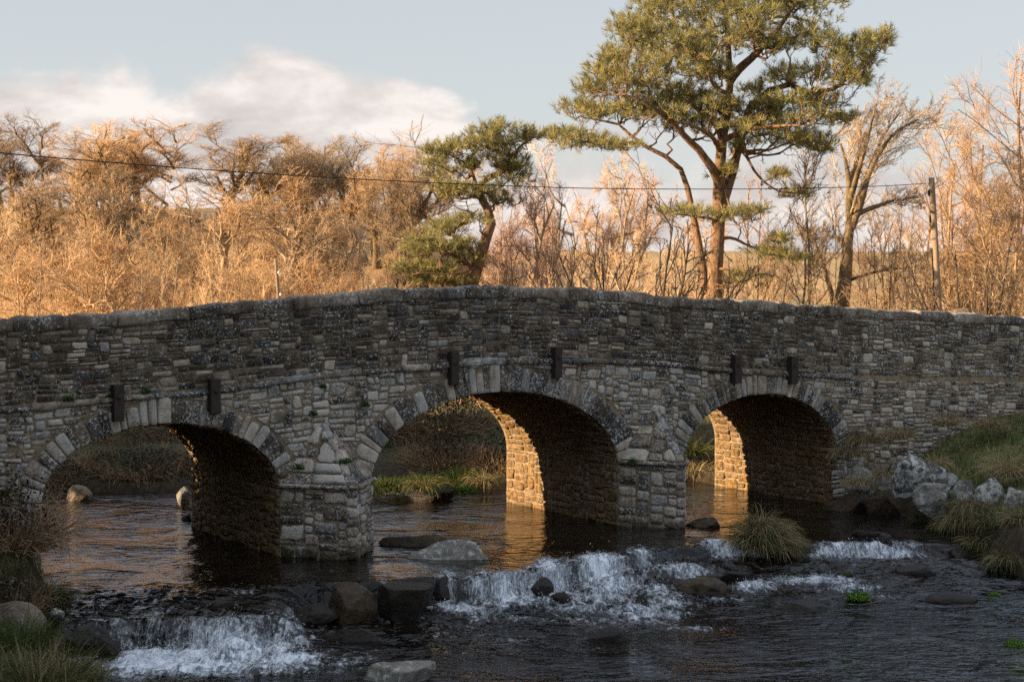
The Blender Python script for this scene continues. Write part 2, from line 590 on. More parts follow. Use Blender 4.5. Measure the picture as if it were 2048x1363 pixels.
M['scrub'] = mat_tint('dark_scrub', [(0, (0.012, 0.013, 0.006)), (0.5, (0.045, 0.034, 0.018)), (1, (0.19, 0.14, 0.085))])
M['flower'] = mat_tint('gorse_flowers', [(0, (0.75, 0.45, 0.02)), (1, (0.85, 0.58, 0.03))])
M['pole'] = mat_bark('weathered_timber', (0.17, 0.115, 0.075), (0.42, 0.31, 0.21), 8.0, 0.08)
M['cable'] = mat_plain('black_cable', (0.012, 0.012, 0.012), 0.6)
M['spray'] = mat_plain('white_spray', (0.72, 0.75, 0.78), 0.4)

# ------------------------------------------------------------------ the bridge
BW = 3.5           # breadth of the bridge
ARCH = [dict(c=-1.68, a=1.76, zs=0.98, b=1.05, t=0.34, vw=(0.085, 0.19)),
        dict(c=3.87, a=2.29, zs=0.98, b=1.31, t=0.40, vw=(0.09, 0.21)),
        dict(c=9.25, a=1.76, zs=0.90, b=1.17, t=0.35, vw=(0.07, 0.15))]
_top = [(-16, 2.95), (-9, 3.3), (-3.96, 3.51), (-3.03, 3.55), (-2.36, 3.585), (-1.32, 3.66), (-0.5, 3.74), (0.31, 3.80), (1.38, 3.86), (2.12, 3.90), (2.75, 3.925), (3.62, 3.94), (4.13, 3.95), (4.93, 3.92), (6.16, 3.86), (6.9, 3.78), (8.24, 3.71), (9.55, 3.66), (11.2, 3.57), (13.01, 3.48), (15.85, 3.35), (24, 3.0)]
_str = [(-16, 1.8), (-9, 2.12), (-3.97, 2.30), (-3.28, 2.33), (-2.27, 2.40), (-1.07, 2.45), (0.82, 2.63), (2.59, 2.71), (3.3, 2.755), (4.79, 2.76), (6.18, 2.70), (7.24, 2.63), (8.5, 2.49), (9.97, 2.38), (11.22, 2.30), (16, 2.1), (24, 1.8)]
ztop = lambda s: np.interp(s, *zip(*_top))
zstr = lambda s: np.interp(s, *zip(*_str))
COPE = 0.175
S0, S1 = -15.5, 23.0
bridge = empty('stone_bridge', (0, 0, 0), 'humpbacked road bridge of dark rubble stone with three arches over the river', 'bridge')


def intrados(s):
    """height of the underside over s, or None"""
    for A in ARCH:
        q = (s - A['c']) / A['a']
        if abs(q) < 1:
            return A['zs'] + A['b'] * math.sqrt(1 - q * q)
    return None


def build_core():
    mb = MB()
    ss = set(np.round(np.arange(S0, S1 + .01, 0.25), 4))
    for A in ARCH:
        for k in range(33):
            ss.add(round(A['c'] - A['a'] * math.cos(math.pi * k / 32), 5))
    ss = sorted(ss)
    # merge samples that nearly coincide
    keep = [ss[0]]
    for v in ss[1:]:
        if v - keep[-1] > 1e-3:
            keep.append(v)
    ss = np.array(keep)
    zt = ztop(ss) - COPE + 0.02
    zb = zt - 0.17
    road = zstr(ss) + 0.12
    bot = np.full(len(ss), -1.2)
    spans = np.zeros(len(ss), bool)
    for i, s in enumerate(ss):
        for A in ARCH:
            q = (s - A['c']) / A['a']
            if abs(q) <= 1 + 1e-4:
                bot[i] = A['zs'] + A['b'] * math.sqrt(max(0, 1 - q * q))
                spans[i] = True
    PT = 0.36        # parapet thickness
    n = len(ss)
    sec = lambda w, z: B(ss, np.full(n, w), z)
    rows = [sec(0, bot), sec(0, zt), sec(PT, zt), sec(PT, road), sec(BW - PT, road), sec(BW - PT, zb), sec(BW, zb), sec(BW, bot)]
    for a, b in zip(rows, rows[1:]):
        m = 6
        tt = np.linspace(0, 1, m)
        G = a[:, None, :] * (1 - tt)[None, :, None] + b[:, None, :] * tt[None, :, None]
        mb.add(G.reshape(-1, 3), [grid_faces(n, m)])
    # undersides and the sides of the piers
    m = 9
    tt = np.linspace(0, 1, m)
    for A in ARCH:
        ang = np.linspace(0, math.pi, 41)
        s = np.concatenate([[A['c'] - A['a']], A['c'] - A['a'] * np.cos(ang), [A['c'] + A['a']]])
        z = np.concatenate([[-1.2], A['zs'] + A['b'] * np.sin(ang), [-1.2]])
        a, b = B(s, 0, z), B(s, BW, z)
        G = a[:, None, :] * (1 - tt)[None, :, None] + b[:, None, :] * tt[None, :, None]
        mb.add(G.reshape(-1, 3), [grid_faces(len(s), m)])
    # piers: their front and back faces below the springing
    edges = [S0] + [v for A in ARCH for v in (A['c'] - A['a'], A['c'] + A['a'])] + [S1]
    for i in range(0, len(edges), 2):
        e0, e1 = edges[i], edges[i + 1]
        for w in (0.0, BW):
            mb.add(B([e0, e1, e1, e0], w, [-1.2, -1.2, 1.0, 1.0]) + (0.002 * Nn if w == 0 else -0.002 * Nn), [np.array([[0, 1, 2, 3]])])
    return mb.build('bridge_core', M['mortar'], bridge, smooth=False)


build_core()


def pack(W_, H_, du, dv, wr, hw, rng):
    """fill a W x H rectangle with rubble: rectangles of random length and height"""
    nu, nv = int(round(W_ / du)), int(round(H_ / dv))
    occ = np.zeros((nv, nu), bool)
    out = []
    hs = list(range(1, len(hw) + 1))
    for j in range(nv):
        i = 0
        while i < nu:
            if occ[j, i]:
                i += 1
                continue
            h = min(rng.choices(hs, hw)[0], nv - j)
            w = rng.randint(*wr)
            if h >= 3:
                w = max(3, min(w, 7))
            if h == 1:
                w = w + 1
            free = 0
            while i + free < nu and free < w and not occ[j, i + free]:
                free += 1
            rest = 0
            while i + free + rest < nu and rest < 2 and not occ[j, i + free + rest]:
                rest += 1
            if rest == 1:
                free += 1
            occ[j:j + h, i:i + free] = True
            out.append((i * W_ / nu, j * H_ / nv, free * W_ / nu, h * H_ / nv))
            i += free
    return out


def clip_poly(P, a, nrm):
    """keep the part of polygon P on the side of the line through a that nrm points to"""
    d = (P - a) @ nrm
    out = []
    for i in range(len(P)):
        j = (i + 1) % len(P)
        if d[i] >= 0:
            out.append(P[i])
        if (d[i] >= 0) != (d[j] >= 0):
            f = d[i] / (d[i] - d[j])
            out.append(P[i] + f * (P[j] - P[i]))
    return np.array(out)


def outline(x, y, w, h, rng, gap):
    """a stone's irregular rounded outline inside a rectangle"""
    g = gap
    x0, y0, x1, y1 = x + g * rng.uniform(.5, 1.4), y + g * rng.uniform(.5, 1.4), x + w - g * rng.uniform(.5, 1.4), y + h - g * rng.uniform(.5, 1.4)
    hh = min(x1 - x0, y1 - y0)
    pts = []
    skew = rng.uniform(-.14, .14) * hh
    tilt = rng.uniform(-.10, .10) * hh

    def c():
        return hh * rng.uniform(.10, .34)
    nx = max(1, int((x1 - x0) / 0.07))
    for k in range(nx):
        pts.append((x0 + c() + (x1 - x0 - 2 * .22 * hh) * (k + .0) / nx, y0 + rng.uniform(-.0, .12) * hh))
    pts.append((x1 - c(), y0 + rng.uniform(0, .05) * hh))
    pts.append((x1 - rng.uniform(0, .05) * hh, y0 + c()))
    pts.append((x1 - rng.uniform(0, .10) * hh, (y0 + y1) / 2 + rng.uniform(-.1, .1) * hh))
    pts.append((x1 - rng.uniform(0, .05) * hh, y1 - c()))
    for k in range(nx):
        pts.append((x1 - c() - (x1 - x0 - 2 * .22 * hh) * (k + .0) / nx, y1 - rng.uniform(-.0, .12) * hh))
    pts.append((x0 + c(), y1 - rng.uniform(0, .05) * hh))
    pts.append((x0 + rng.uniform(0, .05) * hh, y1 - c()))
    pts.append((x0 + rng.uniform(0, .10) * hh, (y0 + y1) / 2 + rng.uniform(-.1, .1) * hh))
    pts.append((x0 + rng.uniform(0, .05) * hh, y0 + c()))
    P = np.array(pts)
    cx, cy = (x0 + x1) / 2, (y0 + y1) / 2
    P[:, 0] += skew * (P[:, 1] - cy) / max(hh, .01)
    P[:, 1] += tilt * (P[:, 0] - cx) / max(x1 - x0, .01)
    return P


def stone(mb, P, mapf, rng, d=(0.012, 0.035), inset=0.016, pale=0.0, tone=None, hue=None, peat=0.0, rough=0.004):
    """one walling stone: outline P (in the surface's own 2-D coordinates) raised off the surface by mapf(P, depth)"""
    n = len(P)
    if n < 3:
        return
    c = P.mean(0)
    R = P - c
    ext = np.abs(R).max(0)
    if ext.min() < 0.012:
        return
    h = rng.uniform(*d)
    sc = np.maximum(1 - inset / np.maximum(ext, 0.02), 0.45)
    P1 = c + R * (1 - 0.15 * (1 - sc))
    P2 = c + R * sc
    P3 = c + R * sc * 0.5
    tl = np.array([rng.uniform(-.25, .25), rng.uniform(-.12, .35)])
    dep = [np.full(n, -0.02), np.full(n, h * .55), h + (P2 - c) @ tl * .25, h * rng.uniform(.95, 1.3) + (P3 - c) @ tl * .25, np.array([h * rng.uniform(1.0, 1.35)])]
    PP = np.concatenate([P, P1, P2, P3, c[None]])
    DD = np.concatenate(dep)
    key = np.c_[PP * 22.0, np.full(len(PP), rng.uniform(0, 900))]
    DD[n:] += rough * 1.4 * vnoise(key[n:], 3)
    V = mapf(PP, DD)
    i = np.arange(n)
    j = (i + 1) % n
    q = [np.stack([k * n + i, k * n + j, (k + 1) * n + j, (k + 1) * n + i], 1) for k in range(3)]
    tri = np.stack([3 * n + i, 3 * n + j, np.full(n, 4 * n)], 1)
    rim = np.concatenate([np.ones(n), np.ones(n), np.full(n, .55), np.zeros(n), [0]])
    mb.add(V, q + [tri], tone=rng.random() if tone is None else tone, hue=rng.random() if hue is None else hue, pale=pale, rim=rim, peat=peat)


def ring_zs(A, off=0.0):
    return A['a'] + off, A['b'] + off


def out_of_rings(P, pad=0.012):
    """clip a stone of the front wall against the outside of every arch ring; None if nothing is left"""
    for A in ARCH:
        a, b = ring_zs(A, A['t'] + pad)
        C = np.array([A['c'], A['zs']])
        m = P.mean(0)
        q = m - C
        if q[1] <= 0.03 and abs(q[0]) < A['a']:
            return None
        if q[1] <= 0:
            continue
        r = (P - C) / np.array([a, b])
        if (np.hypot(r[:, 0], r[:, 1]) < 1).any() and (r[:, 1].max() > 0):
            k = math.hypot(q[0] / a, q[1] / b)
            if k < 0.80:
                return None
            e = C + q / max(k, 1e-6)
            nr = np.array([(e[0] - C[0]) / a ** 2, (e[1] - C[1]) / b ** 2])
            nr /= np.linalg.norm(nr)
            P = clip_poly(P, e, nr)
            if len(P) < 3 or np.ptp(P[:, 0]) < .035 or np.ptp(P[:, 1]) < .03:
                return None
    return P


def facemap(P, d):
    return B(P[:, 0], -d, P[:, 1])


def tone_pick(rng, pale):
    r = rng.random()
    if pale < 0.4:
        return rng.choice((rng.uniform(.08, .40), rng.uniform(.25, .6), rng.uniform(.2, .6))) if r < .86 else rng.uniform(.6, .9)
    return rng.uniform(.05, .35) if r < .26 else rng.uniform(.4, .95)


def build_walls():
    rng = random.Random(11)
    # parapet above the string course, and the long approach wall at either end
    mb = MB()
    L0, L1 = -9.0, 19.0
    hgt = 1.0
    for (x, y, w, h) in pack(L1 - L0, hgt, .038, .037, (3, 11), (20, 40, 26, 10, 4), rng):
        P = outline(x, y, w, h, rng, .0055)
        s = P[:, 0] + L0
        t = P[:, 1] / hgt
        s = s + .012 * np.sin(P[:, 1] * 21 + x)
        lo, hi = zstr(s) + .045, ztop(s) - COPE - 0.005
        Q = np.c_[s, lo + (hi - lo) * t + .012 * vnoise(np.c_[s * .9, t * 2, 0 * t], 8) + .010 * vnoise(np.c_[s * 3.1, t * 5, 0 * t], 9)]
        k = 1.0 if s.mean() > 11.3 else 0.0
        stone(mb, Q, facemap, rng, d=(.004, .024), pale=.04 + .34 * k, tone=tone_pick(rng, .2 + .1 * k))
    mb.build('parapet_walling', M['masonry'], bridge)
    # spandrels
    mb = MB()
    hgt = 2.75
    for (x, y, w, h) in pack(L1 - L0, hgt, .040, .040, (3, 11), (16, 36, 28, 14, 6), rng):
        P = outline(x, y, w, h, rng, .0075)
        s = P[:, 0] + L0 + .012 * np.sin(P[:, 1] * 21 + x)
        t = P[:, 1] / hgt
        hi = zstr(s) - .03
        Q = np.c_[s, -.25 + (hi + .25) * t + .014 * vnoise(np.c_[s * .9, t * 3, 0 * t], 6) + .012 * vnoise(np.c_[s * 3.1, t * 8, 0 * t], 7)]
        Q = out_of_rings(Q)
        if Q is None:
            continue
        sm, zm = Q.mean(0)
        inpier = [(ARCH[0]['c'] + ARCH[0]['a'], ARCH[1]['c'] - ARCH[1]['a']), (ARCH[1]['c'] + ARCH[1]['a'], ARCH[2]['c'] - ARCH[2]['a'])]
        if zm < 1.0 and any(a < sm < b for a, b in inpier):
            continue
        pl = .45 if sm > 11.4 else (.85 if sm < 7 else .65)
        stone(mb, Q, facemap, rng, d=(.004, .030), pale=pl, tone=tone_pick(rng, pl))
    mb.build('spandrel_walling', M['masonry'], bridge)


build_walls()


def build_string():
    rng = random.Random(5)
    mb = MB()
    s = -8.0
    while s < 11.25:
        l = rng.uniform(.35, .95)
        e = min(s + l, 11.3)
        n = 9
        ss = np.linspace(s + .006, e - .006, n)
        h = rng.uniform(.05, .085)
        d = rng.uniform(.045, .085)
        prof = [(0.02, -.25), (-.85, -.1), (-1.0, .12), (-1.0, .70), (-.8, .95), (0.02, 1.25)]
        V = []
        for q in ss:
            z0 = float(zstr(q)) - .03
            for (pw, pz) in prof:
                V.append(B(q, pw * d, z0 + pz * h))
        V = np.array(V)
        V += .017 * np.c_[fbm(V * 6, 3, 1), fbm(V * 6, 3, 2), fbm(V * 7, 3, 3)]
        F = [grid_faces(n, 6), np.array([[0, 1, 2, 3, 4, 5]]), np.array([[i + (n - 1) * 6 for i in (5, 4, 3, 2, 1, 0)]])]
        mb.add(V, F, tone=rng.uniform(.2, .6), hue=rng.random(), pale=.4, rim=.3, peat=0.0)
        s = e
    mb.build('string_course', M['masonry'], bridge)


build_string()


def build_coping():
    rng = random.Random(9)
    px = [26, 137, 233, 375, 484, 587, 717, 805, 841, 877, 930, 973, 1028, 1113, 1140, 1198, 1237, 1309, 1390, 1435, 1475, 1552, 1592, 1628, 1692, 1746, 1837, 1905, 1972, 2047]
    js = [onface(x, 600)[0] for x in px]
    s = js[0]
    while s > S0:
        s -= rng.uniform(.5, 1.0)
        js.insert(0, s)
    s = js[-1]
    while s < S1:
        s += rng.uniform(.5, 1.0)
        js.append(s)
    PT = 0.36
    for side in (0, 1):
        mb = MB()
        for a, b in zip(js, js[1:]):
            n = max(7, int((b - a) / .07))
            ss = np.linspace(a + .007, b - .007, n)
            rise = rng.uniform(-.012, .022)
            hi_l, hi_r = rng.uniform(-.012, .012), rng.uniform(-.012, .012)
            lip = rng.uniform(.02, .055)
            m = 14
            V = []
            for i, q in enumerate(ss):
                t = i / (n - 1)
                endr = min(1, min(t, 1 - t) * (b - a) / .07)
                rr = math.sqrt(max(0, 1 - (1 - endr) ** 2))
                top = float(ztop(q)) + rise + hi_l * (1 - t) + hi_r * t - .17 * side
                bot = float(ztop(q)) - COPE - .02 - .17 * side
                H2 = (top - bot) / 2 * (.86 + .14 * rr)
                cz = bot + (top - bot) / 2 - (1 - rr) * .012
                hw = (PT / 2 + lip) * (.93 + .07 * rr)
                cw = PT / 2
                for k in range(m):
                    an = 2 * math.pi * k / m + .22
                    ca, sa = math.cos(an), math.sin(an)
                    p = 0.30
                    xx = math.copysign(abs(ca) ** p, ca) * hw
                    zz = math.copysign(abs(sa) ** (p * 1.25), sa) * H2
                    w = cw + xx
                    if side:
                        w = BW - w
                    V.append(B(q, w, cz + zz))
            V = np.array(V)
            V += .030 * np.c_[fbm(V * 4, 4, 1), fbm(V * 4, 4, 2), .8 * fbm(V * 4.5, 4, 3)]
            idx = np.arange(n * m).reshape(n, m)
            A_ = idx[:-1]
            B_ = idx[1:]
            F = np.stack([A_.ravel(), np.roll(A_, -1, 1).ravel(), np.roll(B_, -1, 1).ravel(), B_.ravel()], 1)
            caps = [idx[0][::-1][None], idx[-1][None]]
            mb.add(V, [F] + caps, tone=rng.uniform(.30, .56), hue=rng.uniform(.35, .9), pale=.3, rim=.15, peat=0.0)
        mb.build('coping', M['masonry'], bridge)


build_coping()


def build_rings():
    for ai, A in enumerate(ARCH):
        rng = random.Random(21 + ai)
        mb = MB()
        # arc length table of the intrados
        an = np.linspace(-.06, math.pi + .06, 800)
        x, z = -A['a'] * np.cos(an), A['b'] * np.sin(an)
        l = np.concatenate([[0], np.cumsum(np.hypot(np.diff(x), np.diff(z)))])
        p = 0.0
        while p < l[-1] - .02:
            w = rng.uniform(*A['vw'])
            mid = p + w / 2
            am = np.interp(mid, l, an)
            if abs(am - math.pi / 2) < .06:
                w = max(w, .2)
            if l[-1] - p - w < .06:
                w = l[-1] - p
            ln = A['t'] * rng.uniform(.80, 1.04)
            if abs(am - math.pi / 2) < .12:
                ln = A['t'] * 1.12
            a0, a1 = np.interp(p + .006, l, an), np.interp(p + w - .006, l, an)

            def pt(a_, r):
                nx, nz = -math.cos(a_) / A['a'], math.sin(a_) / A['b']
                k = math.hypot(nx, nz)
                return np.array([A['c'] - A['a'] * math.cos(a_) + nx / k * r, A['zs'] + A['b'] * math.sin(a_) + nz / k * r])
            P = []
            lo = rng.uniform(-.012, .012)
            for (aa, r) in ((a0 + (a1 - a0) * .08, lo), (a0 + (a1 - a0) * .92, lo + rng.uniform(-.008, .008)), (a1, .03), (a1, ln * .35), (a1 - (a1 - a0) * .02, ln * .7), (a1 - (a1 - a0) * .06, ln * .92),
                            (a0 + (a1 - a0) * .72, ln), (a0 + (a1 - a0) * .28, ln * rng.uniform(.96, 1.03)), (a0 + (a1 - a0) * .06, ln * .92), (a0 + (a1 - a0) * .02, ln * .7), (a0, ln * .35), (a0, .03)):
                P.append(pt(aa, r))
            P = np.array(P)[::-1]
            pl = (.62, .56, .45)[ai]
            stone(mb, P, facemap, rng, d=(.014, .036), inset=.014, pale=pl, tone=rng.uniform(.1, .35) if rng.random() < .38 else rng.uniform(.4, .85))
            p += w
        mb.build('arch_ring', M['masonry'], bridge)


build_rings()


def build_vaults():
    for ai, A in enumerate(ARCH):
        rng = random.Random(41 + ai)
        mb = MB()
        an = np.linspace(0, math.pi, 400)          # from the right springing over to the left one
        x, z = A['a'] * np.cos(an), A['b'] * np.sin(an)
        l = np.concatenate([[0], np.cumsum(np.hypot(np.diff(x), np.diff(z)))])
        wall = A['zs'] + .35
        total = wall + l[-1]

        def vmap(P, d):
            w, q = P[:, 0], P[:, 1]
            s = np.empty(len(P))
            zz = np.empty(len(P))
            lowr = q <= wall
            s[lowr] = A['c'] + A['a'] - d[lowr]
            zz[lowr] = q[lowr] - .35
            up = ~lowr
            a_ = np.interp(q[up] - wall, l, an)
            nx, nz = np.cos(a_) / A['a'], np.sin(a_) / A['b']
            k = np.hypot(nx, nz)
            s[up] = A['c'] + A['a'] * np.cos(a_) - nx / k * d[up]
            zz[up] = A['zs'] + A['b'] * np.sin(a_) - nz / k * d[up]
            return B(s, w, zz)
        for (x_, y_, w_, h_) in pack(BW - .02, wall, .055, .055, (3, 8), (8, 36, 36, 20), rng):
            P = outline(x_, y_, w_, h_, rng, .006)
            P[:, 0] += .01
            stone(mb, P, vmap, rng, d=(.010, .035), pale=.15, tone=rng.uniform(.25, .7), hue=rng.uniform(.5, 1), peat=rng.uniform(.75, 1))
        for (x_, y_, w_, h_) in pack(BW - .12, l[-1] * .97, .05, .05, (5, 14), (20, 50, 30), rng):
            P = outline(x_, y_ + wall, w_, h_, rng, .005)
            P[:, 0] += .06
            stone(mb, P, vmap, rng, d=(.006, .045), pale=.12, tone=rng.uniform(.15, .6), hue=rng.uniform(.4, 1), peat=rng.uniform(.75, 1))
        mb.build('vault', M['masonry'], bridge)


build_vaults()


def build_cutwaters():
    specs = [dict(s0=.085, s1=1.60, ns=.86, nw=-.80, ap=.775, az=1.97), dict(s0=6.165, s1=7.49, ns=6.84, nw=-.80, ap=6.90, az=1.97)]
    for ci, c in enumerate(specs):
        rng = random.Random(61 + ci)
        mb = MB()
        zt = 1.04
        # core of the cutwater and of its sloping cap
        core = MB()
        base = [(c['s0'], 0.0), (c['ns'] - .07, c['nw']), (c['ns'] + .07, c['nw']), (c['s1'], 0.0)]
        V = np.array([B(s, w, z) for z in (-1.2, zt) for (s, w) in base] + [B(c['ap'], 0.02, c['az'])])
        core.add(V, [np.array([[0, 1, 5, 4], [1, 2, 6, 5], [2, 3, 7, 6]]), np.array([[4, 5, 8], [5, 6, 8], [6, 7, 8]])])
        pier = core.build('cutwater', M['mortar'], bridge, smooth=False)
        for fi in range(3):
            (sa, wa), (sb, wb) = base[fi], base[fi + 1]
            pa, pb = np.array([sa, wa]), np.array([sb, wb])
            L = np.linalg.norm(pb - pa)
            dr = (pb - pa) / L
            nr = np.array([dr[1], -dr[0]])
            if nr[1] > 0:
                nr = -nr

            def fmap(P, d, pa=pa, dr=dr, nr=nr):
                q = pa + P[:, :1] * dr + d[:, None] * nr
                return B(q[:, 0], q[:, 1], P[:, 1])
            if fi == 1:
                # the blunt nose: long and short quoins
                z = -.45
                while z < zt:
                    h = rng.uniform(.10, .2)
                    P = outline(-.03, z, L + .06, h, rng, .006)
                    stone(mb, P, fmap, rng, d=(.014, .04), pale=.55, tone=rng.uniform(.25, .75))
                    z += h
                continue
            for (x, y, w, h) in pack(L, zt + .45, .075, .062, (2, 6), (10, 36, 38, 16), rng):
                P = outline(x, y - .45, w, h, rng, .008)
                stone(mb, P, fmap, rng, d=(.008, .032), pale=.55, tone=tone_pick(rng, .6))
        # projecting ledge under the cap
        for fi in range(3):
            (sa, wa), (sb, wb) = base[fi], base[fi + 1]
            pa, pb = np.array([sa, wa]), np.array([sb, wb])
            L = np.linalg.norm(pb - pa)
            dr = (pb - pa) / L
            nr = np.array([dr[1], -dr[0]])
            if nr[1] > 0:
                nr = -nr

            def lmap(P, d, pa=pa, dr=dr, nr=nr):
                q = pa + P[:, :1] * dr + d[:, None] * nr
                return B(q[:, 0], q[:, 1], P[:, 1])
            k = 0.0
            while k < L - .05:
                w = min(rng.uniform(.3, .55), L - k)
                stone(mb, outline(k - .01, zt - .04, w + .02, .085, rng, .004), lmap, rng, d=(.06, .085), inset=.02, pale=.55, tone=rng.uniform(.25, .6))
                k += w
        mb.build('cutwater_walling', M['masonry'], pier)
        # cap: two big sloping faces of slabs
        cap = MB()
        for fi in range(3):
            (sa, wa), (sb, wb) = base[fi], base[fi + 1]
            A0, B0, T0 = B(sa, wa, zt + .03), B(sb, wb, zt + .03), B(c['ap'], 0.02, c['az'])
            ex = (B0 - A0) / np.linalg.norm(B0 - A0)
            nrm = np.cross(ex, T0 - A0)
            nrm /= np.linalg.norm(nrm)
            if nrm @ Nn > 0:
                nrm = -nrm
            ey = np.cross(nrm, ex)
            if ey[2] < 0:
                ey = -ey
            L = np.linalg.norm(B0 - A0)
            t2 = np.array([(T0 - A0) @ ex, (T0 - A0) @ ey])

            def cmap_(P, d, A0=A0, ex=ex, ey=ey, nrm=nrm):
                return A0 + P[:, :1] * ex + P[:, 1:2] * ey + d[:, None] * nrm
            if fi == 1:
                k = 0.0
                while k < t2[1] - .05:
                    h = rng.uniform(.16, .3)
                    hw = .045 * (1 - k / t2[1]) + .04
                    mid = L / 2 + (t2[0] - L / 2) * (k + h / 2) / t2[1]
                    stone(cap, outline(mid - hw, k, 2 * hw, min(h, t2[1] - k), rng, .004), cmap_, rng, d=(.02, .045), pale=.65, tone=rng.uniform(.35, .8))
                    k += h
                continue
            for (x, y, w, h) in pack(L, t2[1], .085, .085, (3, 7), (12, 40, 34, 14), rng):
                P = outline(x, y, w, h, rng, .006)
                for (q0, q1, inn) in ((np.array([0, 0.0]), t2, np.array([L, 0.0])), (np.array([L, 0.0]), t2, np.array([0.0, 0.0]))):
                    e = q1 - q0
                    nr = np.array([-e[1], e[0]])
                    nr /= np.linalg.norm(nr)
                    if (inn - q0) @ nr < 0:
                        nr = -nr
                    if len(P) > 2:
                        P = clip_poly(P, q0 + nr * .004, nr)
                if len(P) < 3 or np.ptp(P[:, 0]) < .04 or np.ptp(P[:, 1]) < .035:
                    continue
                white = ci == 0 and P[:, 0].mean() > .45 * L and fi == 0
                stone(cap, P, cmap_, rng, d=(.015, .06), pale=1.3 if white else .6, tone=rng.uniform(.5, 1) if white else tone_pick(rng, .3))
        cap.build('cutwater_cap', M['masonry'], pier)


build_cutwaters()


def box(mb, s0, s1, w0, w1, z0, z1, bev=.006, **at_):
    """bevelled block in bridge coordinates"""
    V, F = [], []
    for z in (z0, z0 + bev, z1 - bev, z1):
        e = bev if z in (z0, z1) else 0
        for (s, w) in ((s0 + e, w0 + e + bev), (s0 + e + bev, w0 + e), (s1 - e - bev, w0 + e), (s1 - e, w0 + e + bev), (s1 - e, w1 - e - bev), (s1 - e - bev, w1 - e), (s0 + e + bev, w1 - e), (s0 + e, w1 - e - bev)):
            V.append(B(s, w, z))
    for k in range(3):
        for i in range(8):
            F.append((k * 8 + i, k * 8 + (i + 1) % 8, (k + 1) * 8 + (i + 1) % 8, (k + 1) * 8 + i))
    mb.add(np.array(V), [np.array(F), np.array([list(range(7, -1, -1)), list(range(24, 32))])], **at_)


for (x0, y0, x1, y1) in ((221, 769, 242, 840), (414.5, 757, 434, 825), (894, 703, 909, 768), (1101, 693, 1115, 754), (1460, 710, 1473, 765), (1573, 712, 1586, 766)):
    sa, za = onface(x0, y0)
    sb, zb = onface(x1, y1)
    mb = MB()
    box(mb, sa, sb, -.15, .03, zb, za)
    st = mb.build('iron_strap', M['iron'], bridge, smooth=False)
    for q in (.66,):
        mb = MB()
        zc, sc = zb + (za - zb) * q, (sa + sb) / 2
        box(mb, sc - .028, sc + .028, -.172, -.148, zc - .028, zc + .028, .008)
        mb.build('bolt_head', M['iron'], st, smooth=False)

rd = MB()
ss = np.linspace(S0, S1, 90)
G = np.stack([B(ss, w, zstr(ss) + .126 + .03 * (1 - abs(w - BW / 2))) for w in (.37, .9, BW / 2, BW - .9, BW - .37)], 1)
rd.add(G.reshape(-1, 3), [grid_faces(len(ss), 5)])
rd.build('road_surface', M['tarmac'], bridge)

# ------------------------------------------------------------------ ground and water
RIVER = np.array([(-4.2, -40), (-4.2, 12), (-4.5, 17.6), (-5.2, 18.6), (-5.55, 19.8), (-5.6, 21.2), (-6.15, 22.6), (-8.1, 26.2), (-11.5, 27.2), (-18, 30.5), (-30, 36), (-32, 41.5),
                  (-16, 36.5), (-10.2, 33.2), (-8.0, 32.3), (-5.5, 32.4), (-3.6, 33.9), (-2.2, 33.4), (-1.2, 32.9), (0.5, 32.9), (2.0, 33.9), (3.6, 34.3), (4.2, 33.2), (5.7, 30.6), (6.3, 30.3), (6.75, 28.8), (6.95, 26.9), (7.2, 25.2), (8.0, 23.5), (9.6, 19), (10.5, 10), (10.5, -40)])


def river_dist(x, y):
    """signed distance to the river bank: negative in the river"""
    P = np.stack([x.ravel(), y.ravel()], 1)
    d = np.full(len(P), 1e9)
    ins = np.zeros(len(P), bool)
    n = len(RIVER)
    for i in range(n):
        a, b = RIVER[i], RIVER[(i + 1) % n]
        ab = b - a
        t = np.clip(((P - a) @ ab) / (ab @ ab), 0, 1)
        d = np.minimum(d, np.hypot(*(P - a - t[:, None] * ab).T))
        c = ((a[1] > P[:, 1]) != (b[1] > P[:, 1]))
        xi = a[0] + (P[:, 1] - a[1]) / (ab[1] if ab[1] else 1e-9) * ab[0]
        ins ^= c & (P[:, 0] < xi)
    return np.where(ins, -d, d).reshape(x.shape)


